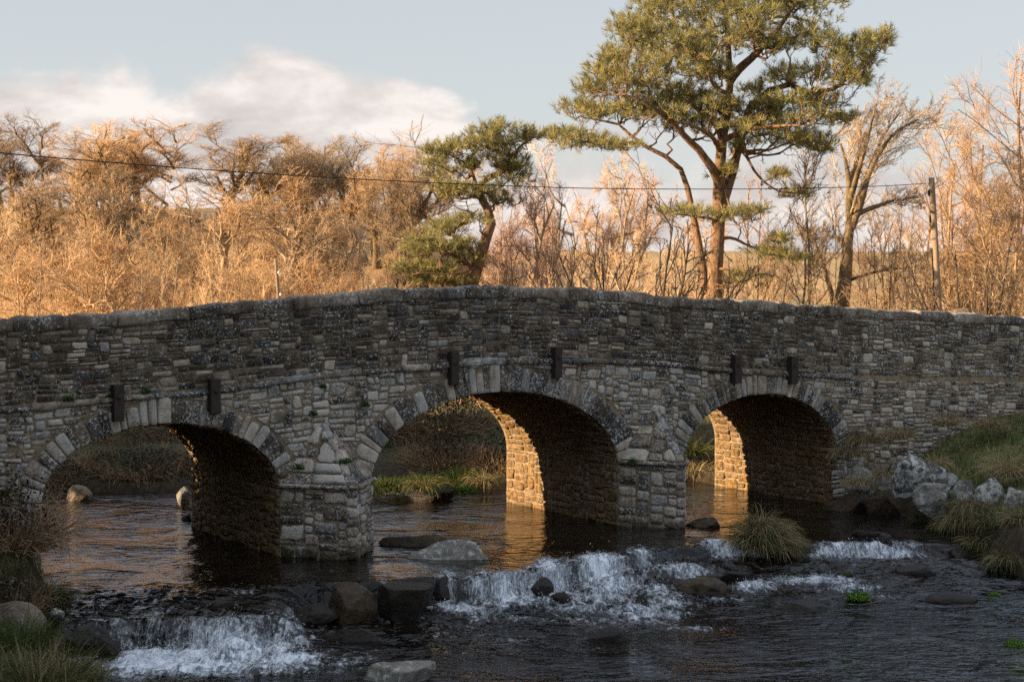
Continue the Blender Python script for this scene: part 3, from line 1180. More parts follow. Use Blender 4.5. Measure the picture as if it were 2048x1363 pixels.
def ground_z(x, y):
    x, y = np.asarray(x, float), np.asarray(y, float)
    d = river_dist(x, y)
    s = (x - ORG[0]) * U[0] + (y - ORG[1]) * U[1]
    w = (x - ORG[0]) * Nn[0] + (y - ORG[1]) * Nn[1]
    P3 = np.stack([x.ravel(), y.ravel(), 0 * x.ravel()], 1)
    nz = fbm(P3 * .55, 4, 31).reshape(x.shape)
    bed = -.75 - np.clip(-d * .3, 0, .4)
    land = -.1 + .22 * sst(0, .25, d) + .17 * np.clip(d, 0, 4.0) + .10 * nz * sst(0, .8, d)
    # right bank in front of the bridge
    rb = sst(5.6, 6.6, x) * sst(.2, -.3, w)
    land = land * (1 - rb) + rb * (-.1 + .30 * sst(0, .3, d) + .38 * np.clip(d, 0, 3.2) + .06 * nz * sst(0, .6, d))
    # left bank in front of the bridge, rising to an added, unseen mound off to the left
    lb = sst(-5.2, -5.6, x) * sst(.3, -.2, w)
    land = land * (1 - lb) + lb * (-.46 + .12 * sst(0, .4, d) + .24 * np.clip(d, 0, 3) + .05 * nz + (.35 + .5 * sst(0, .5, d)) * sst(21.2, 22.0, y))
    shade_mound = sst(-6.2, -13.0, s) * sst(-.5, -2.2, w) * sst(-45, -26, w) * (8.5 + .8 * nz)  # unseen rise added to block the low sun from the river
    land = land + shade_mound
    # beyond the river: field, hillside on the left, moor on the skyline
    far = sst(34, 48, y)
    land = land + far * (.55 + .35 * nz)
    land = land + 7.0 * sst(48, 105, y) * sst(9, -12, x)
    land = land + np.clip((y - 60), 0, 340) * .0215 * sst(-10, 10, x) * sst(60, 130, y) + 3.0 * sst(300, 420, y)
    land = land - 9.0 * sst(440, 1200, y)
    z = np.where(d < 0, bed * sst(0, -.35, d) + (-.1) * (1 - sst(0, -.35, d)), land)
    # nothing may stand up under or through the bridge
    under = (w > -.05) & (w < BW + .05) & (s > -3.5) & (s < 11.0)
    z = np.where(under, np.minimum(z, -.35), z)
    road = (w > -.02) & (w < BW + .02) & ~((s > -3.6) & (s < 11.2))
    z = np.where(road, np.minimum(z, 1.2), z)
    return z, d


def gz(x, y):
    return float(ground_z(np.array([x]), np.array([y]))[0][0])


def onground(px, py):
    """where the line of sight through a pixel meets the ground or the water"""
    r = ray(px, py)
    t = np.linspace(15, 45, 1500)
    P = np.array([0, 0, EYE])[None] + t[:, None] * r[None]
    z = ground_z(P[:, 0], P[:, 1])[0]
    h = np.nonzero(P[:, 2] < z)[0]
    return P[h[0]] if len(h) else P[-1]


def axis(parts):
    out = []
    for a, b, st in parts:
        out.append(np.arange(a, b, st))
    out.append(np.array([parts[-1][1]]))
    return np.concatenate(out)


gx = axis([(-1500, -200, 130), (-200, -40, 16), (-40, -13, 1.0), (-13, 13, .13), (13, 40, 1.0), (40, 200, 16), (200, 1500, 130)])
gy = axis([(-120, 0, 12), (0, 17, 1.0), (17, 38, .13), (38, 60, .6), (60, 130, 3), (130, 500, 14), (500, 2600, 150)])
X, Y = np.meshgrid(gx, gy, indexing='ij')
Z, D = ground_z(X, Y)
far = sst(40, 52, Y)
WW = (X - ORG[0]) * Nn[0] + (Y - ORG[1]) * Nn[1]
soil = np.clip(sst(1.1, .25, D) * .9 + .8 * sst(BW, BW + .4, WW) * sst(41, 38, Y) + sst(34, 38, Y) * sst(46, 40, Y) * 0.0 + (Z < 0.15) * .5, 0, 1)
me = make_mesh('ground', np.stack([X.ravel(), Y.ravel(), Z.ravel()], 1), [grid_faces(len(gx), len(gy))], {'far': far.ravel(), 'soil': soil.ravel()})
tag(link('ground', me, M['ground']), kind='structure')

# foam, traced as patches on the water: pixel centre, pixel radii, strength
FOAM = [(300, 1322, 170, 26, 1.1), (470, 1305, 150, 30, 1.05), (585, 1262, 50, 30, .85), (170, 1338, 130, 12, .75), (570, 1318, 130, 14, .9), (640, 1275, 70, 8, .6), (300, 1268, 60, 22, .55), (395, 1258, 40, 22, .5), (250, 1290, 60, 16, .6), (545, 1250, 40, 20, .6), (470, 1268, 45, 20, .55), (620, 1245, 60, 14, .6),
        (330, 1185, 110, 12, .30), (480, 1180, 80, 12, .36), (250, 1215, 110, 10, .32), (420, 1218, 110, 10, .30), (215, 1255, 60, 8, .45), (350, 1345, 220, 10, .6), (420, 1334, 220, 16, .98), (630, 1322, 90, 9, .75), (680, 1300, 80, 6, .4), (560, 1345, 120, 5, .4),
        (640, 1230, 25, 12, .6), (790, 1237, 50, 7, .75), (768, 1205, 9, 24, .55),
        (893, 1190, 22, 24, .85), (960, 1180, 40, 26, .85), (930, 1214, 75, 7, 1.0), (1010, 1195, 55, 16, .85), (1060, 1185, 60, 16, .72), (1120, 1165, 80, 22, .95), (1190, 1150, 80, 18, .9), (1170, 1200, 110, 22, .82), (1260, 1222, 120, 20, .72), (1260, 1172, 95, 18, .8), (1350, 1132, 80, 9, .9), (1330, 1200, 90, 8, .6), (1380, 1255, 90, 7, .5), (1180, 1240, 90, 8, .55), (1060, 1235, 80, 6, .5), (1285, 1103, 34, 12, .75), (1310, 1185, 80, 18, .58), (1290, 1245, 110, 16, .40), (1220, 1255, 60, 8, .4), (1120, 1225, 70, 8, .45),
        (1432, 1097, 36, 12, .72), (1475, 1109, 48, 4, .95), (1650, 1108, 40, 4, .75), (1710, 1106, 70, 7, .9), (1785, 1100, 70, 9, .85), (1845, 1112, 40, 5, .6), (1505, 1168, 42, 10, .85), (1570, 1163, 50, 5, .65), (1640, 1158, 80, 7, .85), (1710, 1174, 70, 5, .7), (1780, 1190, 60, 4, .5), (1420, 1150, 50, 5, .5), (1420, 1196, 80, 5, .5), (1760, 1185, 40, 4, .35),
        (840, 1160, 40, 6, .35), (900, 1250, 110, 4, .38), (1010, 1278, 90, 4, .32), (1170, 1296, 110, 4, .34), (720, 1275, 70, 5, .4), (1420, 1235, 90, 4, .34), (1580, 1205, 80, 4, .34), (1330, 1290, 70, 4, .28), (700, 1140, 70, 5, .25), (590, 1150, 60, 5, .25)]


def crest(x):
    return np.interp(x, [-9, -6, -3.2, -2.3, -1.0, -.3, .5, 1.1, 1.8, 2.5, 3.2, 4.5, 6.5, 8.5], [22.2, 22.25, 22.35, 22.55, 22.75, 22.95, 23.6, 24.3, 25.2, 25.9, 26.1, 26.1, 26.0, 25.2])


def water_z(x, y):
    P3 = np.stack([x.ravel(), y.ravel(), 0 * x.ravel()], 1)
    nz = fbm(P3 * np.array([1.1, 1.1, 1]), 3, 51).reshape(x.shape)
    yc = crest(x) + .09 * nz + .24 * vnoise(P3 * np.array([1.7, .35, 1]), 55).reshape(x.shape) + .10 * vnoise(P3 * np.array([4.5, .8, 1]), 56).reshape(x.shape)
    d = yc - y
    left = -.15 * sst(0, 1.3, d) - .30 * sst(1.36, 1.74, d)
    mid = -.30 * sst(-.02, .2, d) - .14 * sst(.4, 3.0, d)
    right = -.16 * sst(-.02, .2, d) - .10 * sst(.7, 1.1, d) - .17 * sst(1.0, 3.5, d)
    a = sst(-3.1, -2.5, x)
    b = sst(.6, 1.8, x)
    z = left * (1 - a) + mid * a * (1 - b) + right * b
    rap = sst(-.25, .15, d) * sst(3.2, .8, d)
    rough = .10 + .9 * rap
    wav = fbm(np.stack([x.ravel() * 3.0, y.ravel() * 4.5, 0 * x.ravel()], 1), 3, 71).reshape(x.shape)
    chop = fbm(np.stack([x.ravel() * 7.5, y.ravel() * 8.5, 0 * x.ravel()], 1), 3, 81).reshape(x.shape)
    z = z + .016 * rough * wav + .016 * rap * chop
    return z, rap, chop


wx = axis([(-40, -9, 1.0), (-9, -7, .2), (-7, 8.6, .042), (8.6, 12, .3)])
wy = axis([(-45, 16, 2.0), (16, 18.4, .2), (18.4, 27.2, .034), (27.2, 35, .08), (35, 44, .6)])
X, Y = np.meshgrid(wx, wy, indexing='ij')
Z, RAP, CHOP = water_z(X, Y)
foam = np.zeros_like(X)
# a boulder under the left fall humps the water over itself
_c0 = onz(467, 1288, -.30)
Z = Z + .17 * np.exp(-(((X - _c0[0]) / .24) ** 2 + ((Y - _c0[1]) / .30) ** 2) ** 1.5)
for (px, py, rx, ry, st) in FOAM:
    zl = -.1
    for _ in range(9):
        c = onz(px, py, zl)
        zl = .6 * zl + .4 * float(water_z(np.array([c[0]]), np.array([c[1]]))[0][0])
    mx = rx / FPX * c[1]
    my = abs(onz(px, py + ry, zl)[1] - onz(px, py - ry, zl)[1]) / 2
    q = ((X - c[0]) / mx) ** 2 + ((Y - c[1]) / max(my, .05)) ** 2
    foam = np.maximum(foam, st * np.exp(-q * .75))
foam = foam * np.clip(1.02 + .34 * vnoise(np.stack([X.ravel() * 2.3, Y.ravel() * .8, 0 * X.ravel()], 1), 91).reshape(X.shape), .6, 1.2)
Z = Z + .045 * foam * sst(.25, .8, foam) * (.5 + .9 * CHOP)
FOAMGRID = (wx, wy, foam, Z)
_down = sst(.2, .9, crest(X) - Y)
me = make_mesh('river', np.stack([X.ravel(), Y.ravel(), Z.ravel()], 1), [grid_faces(len(wx), len(wy))], {'foam': foam.ravel(), 'rapid': np.clip(.08 + .4 * _down + .6 * RAP, 0, 1).ravel()})
tag(link('river', me, M['water']), kind='structure')


def wz(x, y):
    i = int(np.clip(np.searchsorted(wx, x), 1, len(wx) - 1))
    j = int(np.clip(np.searchsorted(wy, y), 1, len(wy) - 1))
    return float(Z[i, j])


def build_spray():
    """flung drops over the falls, each a small sliver of white water"""
    rng = np.random.default_rng(3)
    p = np.clip(foam - .45, 0, None) * (RAP > .15)
    da = np.gradient(wx)[:, None] * np.gradient(wy)[None, :]
    p = (p * da).ravel()
    p /= p.sum()
    k = rng.choice(p.size, 3600, p=p)
    c = np.stack([X.ravel()[k], Y.ravel()[k], Z.ravel()[k]], 1) + rng.normal(size=(len(k), 3)) * (.03, .03, 0)
    c[:, 2] += rng.exponential(.03, len(k)) - .004
    r = rng.uniform(.002, .0062, len(k))
    d = rng.normal(size=(len(k), 3)) * (1, .6, 1.0)
    d /= np.linalg.norm(d, axis=1, keepdims=True)
    e = np.cross(d, rng.normal(size=d.shape))
    e /= np.linalg.norm(e, axis=1, keepdims=True)
    g = np.cross(d, e)
    L = r * rng.uniform(1.2, 4.0, len(k))
    V = np.stack([c - d * L[:, None], c + e * r[:, None], c + g * r[:, None], c - e * r[:, None], c - g * r[:, None], c + d * L[:, None]], 1)
    base = np.arange(len(k))[:, None, None] * 6
    F = np.array([[0, 2, 1], [0, 3, 2], [0, 4, 3], [0, 1, 4], [5, 1, 2], [5, 2, 3], [5, 3, 4], [5, 4, 1]])[None] + base
    me = make_mesh('spray', V.reshape(-1, 3), [F.reshape(-1, 3)])
    tag(link('spray', me, M['spray']), 'white drops of spray thrown up over the small falls', 'spray', kind='stuff')


build_spray()

# ------------------------------------------------------------------ rocks
def ico(n):
    t = (1 + 5 ** .5) / 2
    V = np.array([(-1, t, 0), (1, t, 0), (-1, -t, 0), (1, -t, 0), (0, -1, t), (0, 1, t), (0, -1, -t), (0, 1, -t), (t, 0, -1), (t, 0, 1), (-t, 0, -1), (-t, 0, 1)], float)
    F = [(0, 11, 5), (0, 5, 1), (0, 1, 7), (0, 7, 10), (0, 10, 11), (1, 5, 9), (5, 11, 4), (11, 10, 2), (10, 7, 6), (7, 1, 8), (3, 9, 4), (3, 4, 2), (3, 2, 6), (3, 6, 8), (3, 8, 9), (4, 9, 5), (2, 4, 11), (6, 2, 10), (8, 6, 7), (9, 8, 1)]
    V = [v / np.linalg.norm(v) for v in V]
    for _ in range(n):
        mid, G = {}, []

        def m(a, b):
            k = (min(a, b), max(a, b))
            if k not in mid:
                v = V[a] + V[b]
                V.append(v / np.linalg.norm(v))
                mid[k] = len(V) - 1
            return mid[k]
        for a, b, c in F:
            ab, bc, ca = m(a, b), m(b, c), m(c, a)
            G += [(a, ab, ca), (b, bc, ab), (c, ca, bc), (ab, bc, ca)]
        F = G
    return np.array(V), np.array(F)


ICO = ico(4)


def rock(name, x0, y0, x1, y1, dist, mat, label, cat='rock', depth=1.0, seed=0, rough=.22, facets=15, sink=.25, rot=0.0, lean=0.0, flat=.0, group=None):
    """a boulder filling the pixel box x0 y0 x1 y1 at a distance"""
    if dist is None:
        zl = -.1
        for _ in range(9):
            q = onz((x0 + x1) / 2, y1 - 3, zl)
            zl = .6 * zl + .4 * wz(q[0], q[1])
        dist = q[1] + (x1 - x0) / 2 / FPX * q[1] * depth * .55
    a, b = at(x0, y1, dist), at(x1, y0, dist)
    c = (a + b) / 2
    w, h = (b[0] - a[0]) / 2, (b[2] - a[2]) / 2
    V, F = ICO
    rng = np.random.default_rng(seed + 100)
    V = V.copy()
    # cut flat facets into it
    for _ in range(facets):
        n = rng.normal(size=3)
        n /= np.linalg.norm(n)
        k = rng.uniform(.48, .82)
        dd = V @ n - k
        V -= np.clip(dd, 0, None)[:, None] * n * .9
    if flat:
        V[:, 2] = np.where(V[:, 2] > flat, flat + (V[:, 2] - flat) * .15, V[:, 2])
    V += rough * .55 * fbm(V * 1.6 + seed, 3, seed)[:, None] * V
    V += rough * .30 * fbm(V * 5 + seed, 4, seed + 5, .6)[:, None] * V
    cr, sr = math.cos(rot), math.sin(rot)
    V = V @ np.array([[cr, sr, 0], [-sr, cr, 0], [0, 0, 1]])
    V[:, 2] += lean * V[:, 0]
    for i in range(3):
        V[:, i] = (V[:, i] - V[:, i].min()) / np.ptp(V[:, i]) * 2 - 1
    hh = h * (1 + sink)
    V = V * np.array([w, w * depth, hh])
    o = link(name, make_mesh(name, V, [F]), mat)
    o.location = c - np.array([0, 0, h * sink])
    return tag(o, label, cat, group)


rk = rock
rk('flat_slab', 757, 1067, 905, 1094, None, M['brown_rock'], 'flat dark slab of rock just above water behind the pale boulder', depth=.55, seed=1, sink=1.2, rough=0.12, facets=10)
rk('pale_boulder', 803, 1077, 992, 1121, None, M['granite'], 'long pale grey boulder in the pool below the middle arch', 'boulder', depth=.42, seed=2, sink=1.0, rough=0.12, facets=12)
rk('mossy_rock', 655, 1164, 757, 1246, None, M['brown_rock'], 'rounded brown rock with a mossy top in the weir', depth=.75, seed=3, sink=.4, rough=0.09, facets=6)
rk('weir_rock', 752, 1166, 868, 1240, None, M['wet_rock'], 'square wet black rock with a water sheet over its top in the weir', depth=.9, seed=4, sink=.3, rough=.08, facets=16, flat=.25)
rk('weir_boulder', 560, 1204, 684, 1248, None, M['wet_rock'], 'low wet dark boulder left of the mossy rock in the weir', 'boulder', depth=.7, seed=5, sink=.3, rough=0.1, facets=7)
rk('weir_ledge', 868, 1150, 925, 1192, None, M['wet_rock'], 'small wet ledge beside the square black rock', depth=.9, seed=6, sink=.6, rough=0.1, facets=8)
rk('dark_stone', 1048, 1154, 1108, 1186, None, M['wet_rock'], 'smooth black stone ringed by white foam in midstream', 'stone', depth=.8, seed=7, sink=.5, rough=0.06, facets=5)
rk('dark_stone', 1098, 1180, 1150, 1206, None, M['wet_rock'], 'small black stone half under foam in front of the smooth black stone', 'stone', depth=.8, seed=8, sink=.7, rough=0.08, facets=5)
rk('brown_rock', 1352, 1152, 1462, 1190, None, M['brown_rock'], 'reddish brown wedge of rock leaning in the rapids', depth=.6, seed=9, sink=.6, lean=-.25)
rk('foreground_rock', 714, 1322, 872, 1400, 18.9, M['granite'], 'long lichened rock cut by the bottom edge of the picture', depth=.5, seed=10, sink=.2, lean=.14, flat=.55, rough=.10)
rk('bank_boulder', -40, 1203, 93, 1275, 20.6, M['tan_rock'], 'smooth tan boulder on the left bank by the rapids', 'boulder', depth=.8, seed=11, sink=.3, rough=0.07, facets=6)
rk('pale_stone', 98, 1214, 128, 1230, 20.9, M['granite_white'], 'small pale stone beside the tan boulder', 'stone', depth=.8, seed=12, sink=.6)
rk('wet_stone', 128, 1258, 196, 1312, None, M['wet_rock'], 'wet black stone at the left end of the lower fall', 'stone', depth=.8, seed=13, sink=.4)
rk('wet_stone', 180, 1270, 240, 1322, None, M['wet_rock'], 'wet black stone in the foam right of another at the lower fall', 'stone', depth=.8, seed=14, sink=.4)
rk('stream_rock', 132, 968, 186, 998, 31.3, M['tan_rock'], 'brown rounded rock in the river seen through the left arch', depth=.9, seed=15, sink=.5, rough=0.08, facets=6)
rk('stream_rock', 352, 972, 384, 1000, 30.4, M['granite'], 'pale rock peeping out beside the left pier under the arch', depth=.9, seed=16, sink=.5)
rk('stream_rock', 362, 1022, 386, 1048, 28.6, M['wet_rock'], 'small dark rock in the water at the far end of left pier', depth=.9, seed=17, sink=.5)
rk('white_boulder', 1786, 906, 1862, 966, 28.3, M['granite_white'], 'largest white lichened boulder on the right bank', 'boulder', depth=.8, seed=18, sink=.5, facets=26, rough=.17)
rk('white_boulder', 1838, 920, 1918, 972, 28.5, M['granite_white'], 'white boulder leaning against the largest one on its right', 'boulder', depth=.6, seed=19, lean=-.35, sink=.5, facets=26, rough=.17)
rk('bank_rock', 1822, 964, 1900, 1018, 27.8, M['granite'], 'grey rock with white patches under the two white boulders', depth=.8, seed=20, sink=.5, facets=26, rough=.17)
rk('bank_rock', 1902, 958, 1952, 992, 27.9, M['granite'], 'small mossy grey rock in the row on the right bank', depth=.8, seed=21, sink=.5, facets=26, rough=.17)
rk('white_boulder', 1944, 952, 2014, 1008, 27.2, M['granite_white'], 'white blotched boulder near the right edge above dead grass', 'boulder', depth=.8, seed=22, lean=.2, sink=.5, facets=26, rough=.17)
rk('bank_rock', 2002, 974, 2075, 1022, 26.6, M['granite'], 'grey rock cut by the right edge of the picture', depth=.8, seed=23, sink=.5, facets=26, rough=.17)
rk('ledge_rock', 1640, 985, 1738, 1024, 30.0, M['brown_rock'], 'flat dark ledge rock at the foot of the right abutment', depth=.7, seed=24, sink=.8, facets=24, rough=.1)
rk('ledge_rock', 1728, 978, 1818, 1024, 29.4, M['brown_rock'], 'second flat ledge rock at the water under the hanging dead grass', depth=.6, seed=25, sink=.8, facets=24, rough=.1)
rk('foundation_block', 1690, 930, 1762, 986, 30.1, M['granite'], 'big lichened foundation block at the corner of the right abutment', 'block', depth=.6, seed=26, sink=.3, facets=12)
rk('foundation_block', 1748, 940, 1802, 980, 29.7, M['granite'], 'smaller block between the foundation corner and the white boulders', 'block', depth=.6, seed=27, sink=.3, facets=12)
rk('submerged_stone', 1700, 1058, 1790, 1082, None, M['wet_rock'], 'low black rock in the shallows right of the sedge tussock', 'stone', depth=.7, seed=28, sink=.8)
rk('submerged_stone', 1755, 1066, 1792, 1090, None, M['wet_rock'], 'small black rock at the lip of the right hand falls', 'stone', depth=.8, seed=29, sink=.6)
rk('gravel_spit', 1372, 1034, 1440, 1056, None, M['brown_rock'], 'low stony spit at the foot of the right pier', 'stones', depth=.8, seed=31, sink=.9, rough=.25)
rk('falls_rock', 1268, 1190, 1300, 1212, None, M['wet_rock'], 'dark rock breaking the white water right of midstream', depth=.8, seed=32, sink=.6)
rk('bank_stone', 1880, 1090, 1960, 1122, 25.9, M['wet_rock'], 'dark stone in shadow at the foot of the right bank', 'stone', depth=.8, seed=33, sink=.5)

for i, (px, py, w_, h_, lab) in enumerate([
        (1600, 1212, 60, 12, 'flat dark stone just breaking the water below the bright green plant'), (1835, 1138, 46, 12, 'dark stone at the right end of the right hand riffle'),
        (1225, 1268, 50, 14, 'low black stone in the tail of the central foam'), (700, 1268, 60, 14, 'black stone awash below the mossy rock'),
        (1905, 1195, 60, 12, 'low stone awash near the right bank plants'), (1480, 1152, 40, 12, 'black stone at the head of the small riffle right of the brown wedge')]):
    rk('shoal_stone', px - w_, py - h_, px + w_, py + h_, None, M['wet_rock'], lab, 'stone', depth=.6, seed=140 + i, sink=.9, facets=8, rough=.1)

# ------------------------------------------------------------------ grass, sedge and other small plants
def blades(root, dirs, L, wid, droop, rng, seg=4):
    """curved tapering grass blades. root (N,3), dirs (N,3) start directions"""
    N = len(root)
    P = np.empty((N, seg + 1, 3))
    P[:, 0] = root
    d = dirs / np.linalg.norm(dirs, axis=1, keepdims=True)
    for k in range(seg):
        P[:, k + 1] = P[:, k] + d * (L / seg)[:, None]
        d = d + np.array([0, 0, -1.0]) * (droop / seg)[:, None] + rng.normal(size=(N, 3)) * .05
        d /= np.linalg.norm(d, axis=1, keepdims=True)
    side = np.cross(d, rng.normal(size=(N, 3)))
    side /= np.linalg.norm(side, axis=1, keepdims=True)
    taper = np.linspace(1, .15, seg + 1)
    off = side[:, None, :] * (wid[:, None] * taper[None, :])[..., None]
    V = np.stack([P - off, P + off], 2).reshape(-1, 3)
    idx = np.arange(N * (seg + 1) * 2).reshape(N, seg + 1, 2)
    F = np.stack([idx[:, :-1, 0].ravel(), idx[:, :-1, 1].ravel(), idx[:, 1:, 1].ravel(), idx[:, 1:, 0].ravel()], 1)
    return V, F


def tuft(name, c, n, L, spread, droop, label, cat, mat='straw', tint=(.3, .9), width=.006, radius=.1, seed=0, bias=(0, 0, 0), green=0.0, parent=None, group=None, dome=0.0):
    rng = np.random.default_rng(seed + 500)
    a = rng.uniform(0, 2 * math.pi, n)
    rr = np.sqrt(rng.random(n)) * radius
    root = np.stack([np.cos(a) * rr, np.sin(a) * rr, -.03 + dome * (1 - (rr / max(radius, 1e-3)) ** 2)], 1)
    out = np.stack([np.cos(a), np.sin(a), np.zeros(n)], 1)
    lean = spread * (.25 + .75 * rr / max(radius, 1e-3)) * rng.uniform(.5, 1.3, n)
    d = np.array([0, 0, 1.0]) + out * lean[:, None] + np.array(bias) + rng.normal(size=(n, 3)) * .30
    Ls = L * rng.uniform(.35, 1.25, n)
    V, F = blades(root, d, Ls, width * rng.uniform(.6, 1.4, n), droop * rng.uniform(.6, 1.4, n), rng)
    t = rng.uniform(*tint, n)
    t = np.where(rng.random(n) < green, rng.uniform(.05, .35, n), t)
    k = len(V) // n
    tt = np.repeat(t, k)
    o = link(name, make_mesh(name, V, [F], {'tint': tt}), M[mat], parent)
    o.location = c
    return tag(o, label, cat, group) if parent is None else o


def leafy(name, c, n, rx, ry, rz, leaf, label, cat, mat='green', seed=0, tint=(0.1, 1.0), group=None, parent=None, up=.3):
    """a low clump of many small leaves spread through a dome"""
    rng = np.random.default_rng(seed + 900)
    d = rng.normal(size=(n, 3))
    d[:, 2] = np.abs(d[:, 2])
    d /= np.linalg.norm(d, axis=1, keepdims=True)
    r = rng.random(n) ** .45
    P = d * r[:, None] * np.array([rx, ry, rz])
    P *= 1 + .22 * fbm(d * 2.2 + seed, 2, seed)[:, None]
    nr = rng.normal(size=(n, 3)) * .8 + d * .6 + np.array([0, 0, up])
    nr /= np.linalg.norm(nr, axis=1, keepdims=True)
    e = np.cross(nr, rng.normal(size=(n, 3)))
    e /= np.linalg.norm(e, axis=1, keepdims=True)
    g = np.cross(nr, e)
    s = leaf * rng.uniform(.5, 1.3, n)[:, None]
    V = np.stack([P - e * s, P - g * s * .55, P + e * s + nr * s * .2, P + g * s * .55], 1)
    F = np.arange(n * 4).reshape(n, 4)
    t = np.repeat(np.clip(rng.uniform(*tint, n), 0, 1), 4)
    o = link(name, make_mesh(name, V.reshape(-1, 3), [F], {'tint': t}), M[mat], parent)
    o.location = c
    return tag(o, label, cat, group) if parent is None else o


# the big sedge tussock in the river: blades springing from a dome and falling all round
_t = onz(1536, 1100, -.02)
_t[1] += .45
tuft('sedge_tussock', (_t[0], _t[1], -.05), 3000, .45, 1.0, 2.2, 'big round tussock of brown and green sedge standing in the river', 'tussock', tint=(.45, .95), width=.0065, radius=.36, seed=1, green=.32, dome=.30, bias=(.30, -.25, 0))
# right bank
for i, (px, py, Y_, n, L, dr, lab, kw) in enumerate([
        (1735, 880, 30.6, 420, .5, 2.0, 'dead grass hanging over the corner of the abutment wall', dict(tint=(.5, .9))),
        (1700, 905, 30.3, 260, .4, 2.2, 'wisp of dead grass hanging just above the foundation block', dict(tint=(.5, .9))),
        (1715, 962, 29.7, 360, .34, 2.4, 'short blonde tuft drooping over the ledge rock', dict(tint=(.6, 1))),
        (1775, 945, 29.4, 260, .34, 2.2, 'thin dead tuft left of the largest white boulder', dict(tint=(.5, .9))),
        (2015, 945, 27.9, 620, .5, 1.5, 'thick pale dead grass tuft at right above the white blotched boulder', dict(tint=(.6, 1))),
        (1930, 1040, 26.6, 500, .5, 2.6, 'long dead grass hanging down the bank beneath the small mossy rock', dict(tint=(.4, .85), green=.25)),
        (1945, 1010, 26.7, 360, .42, 2.6, 'brown grass hanging below the white blotched boulder', dict(tint=(.4, .8), green=.2)),
        (2030, 1075, 25.8, 620, .48, 2.2, 'half green hanging grass clump at the right edge near the water', dict(tint=(.35, .8), green=.5)),
        (1890, 845, 30.7, 420, .36, 1.6, 'straw coloured grass along the wall foot above the green bank', dict(tint=(.5, .95))),
        (1800, 868, 30.4, 420, .36, 1.8, 'reddish straw grass against the wall right of the abutment', dict(tint=(.5, .9))),
        (1980, 850, 30.9, 420, .36, 1.6, 'dry grass under the wall near the right edge', dict(tint=(.5, .95))),
        (1870, 925, 28.9, 260, .28, 1.8, 'dry tuft behind the two white boulders', dict(tint=(.55, 1)))]):
    p = at(px, py, Y_)
    tuft('grass_tuft', (p[0], p[1], p[2] - .02), n, L, .9, dr, lab, 'grass tuft', width=.005, radius=.22, seed=20 + i, bias=(-.1, -.45, 0), group='grass tufts on the right bank', **kw)
# the shadowed foot of the right bank
for i, (px, py, n, L, dr, tn, gr, lab) in enumerate([
        (1905, 1050, 420, .34, 2.4, (.4, .8), .3, 'brown tuft hanging low on the right bank under the rock row'), (1965, 1085, 420, .36, 2.4, (.4, .8), .4, 'half dead tuft on the dark foot of the right bank'),
        (2015, 1120, 520, .40, 2.2, (.4, .9), .4, 'drooping tuft near the water at the right edge'), (1850, 1035, 300, .25, 2.0, (.3, .6), .7, 'small green tuft by the water right of the ledge rocks'),
        (2040, 1040, 420, .36, 2.0, (.5, .95), .2, 'straw tuft just below the rock at the right edge'), (1985, 1045, 420, .34, 2.2, (.4, .8), .5, 'green and brown tuft between two hanging tufts on the right bank')]):
    p = onground(px, py)
    tuft('grass_tuft', tuple(p), n, L, .9, dr, lab, 'grass tuft', width=.005, radius=.2, seed=120 + i, bias=(-.25, -.45, 0), group='grass tufts on the right bank', tint=tn, green=gr)
for i, (px, py, lab) in enumerate([(1935, 1105, 'dark mossy clump at the foot of the right bank'), (2000, 1150, 'mossy clump at the water by the right edge'), (1880, 1070, 'moss clump by the last ledge rock on the right bank')]):
    p = onground(px, py)
    leafy('moss_clump', tuple(p), 900, .28, .22, .13, .018, lab, 'moss', 'green', seed=130 + i, tint=(0, .6))
# moss and water plants
for i, (px, py, Y_, n, r, h, leaf, mat, lab) in enumerate([
        (1718, 1158, None, 900, .20, .11, .018, 'lime', 'brightest green water plant, domed, in the rapids right of centre'),
        (1695, 1128, None, 260, .10, .04, .014, 'green', 'small dull green plant just behind the bright domed one'),
        (2030, 1240, None, 600, .15, .09, .016, 'lime', 'yellow green plant clump in the water at the right edge'),
        (1990, 1156, None, 300, .12, .04, .014, 'lime', 'low green water plant near the right bank'),
        (1660, 1015, None, 400, .14, .09, .02, 'green', 'dark green plant at the water by the right abutment'),
        (1785, 1022, None, 500, .22, .12, .022, 'green', 'green leafy plant at the foot of the ledge rocks'),
        (920, 985, None, 700, .34, .18, .03, 'lime', 'bright green plant in the water seen through the middle arch'),
        (890, 965, None, 1000, .30, .16, .03, 'green', 'leafy green clump beside a dead tuft beyond the middle arch')]):
    p = onz(px, py, -.12 if py > 1110 else 0.0)
    if i >= 4:
        p[1] += .1
    leafy('water_plant', (p[0], p[1], wz(p[0], p[1]) - .01 if py > 1110 else p[2] - .02), n, r, r * .8, h, leaf, lab, 'plant', mat, seed=i, group='green water plants')
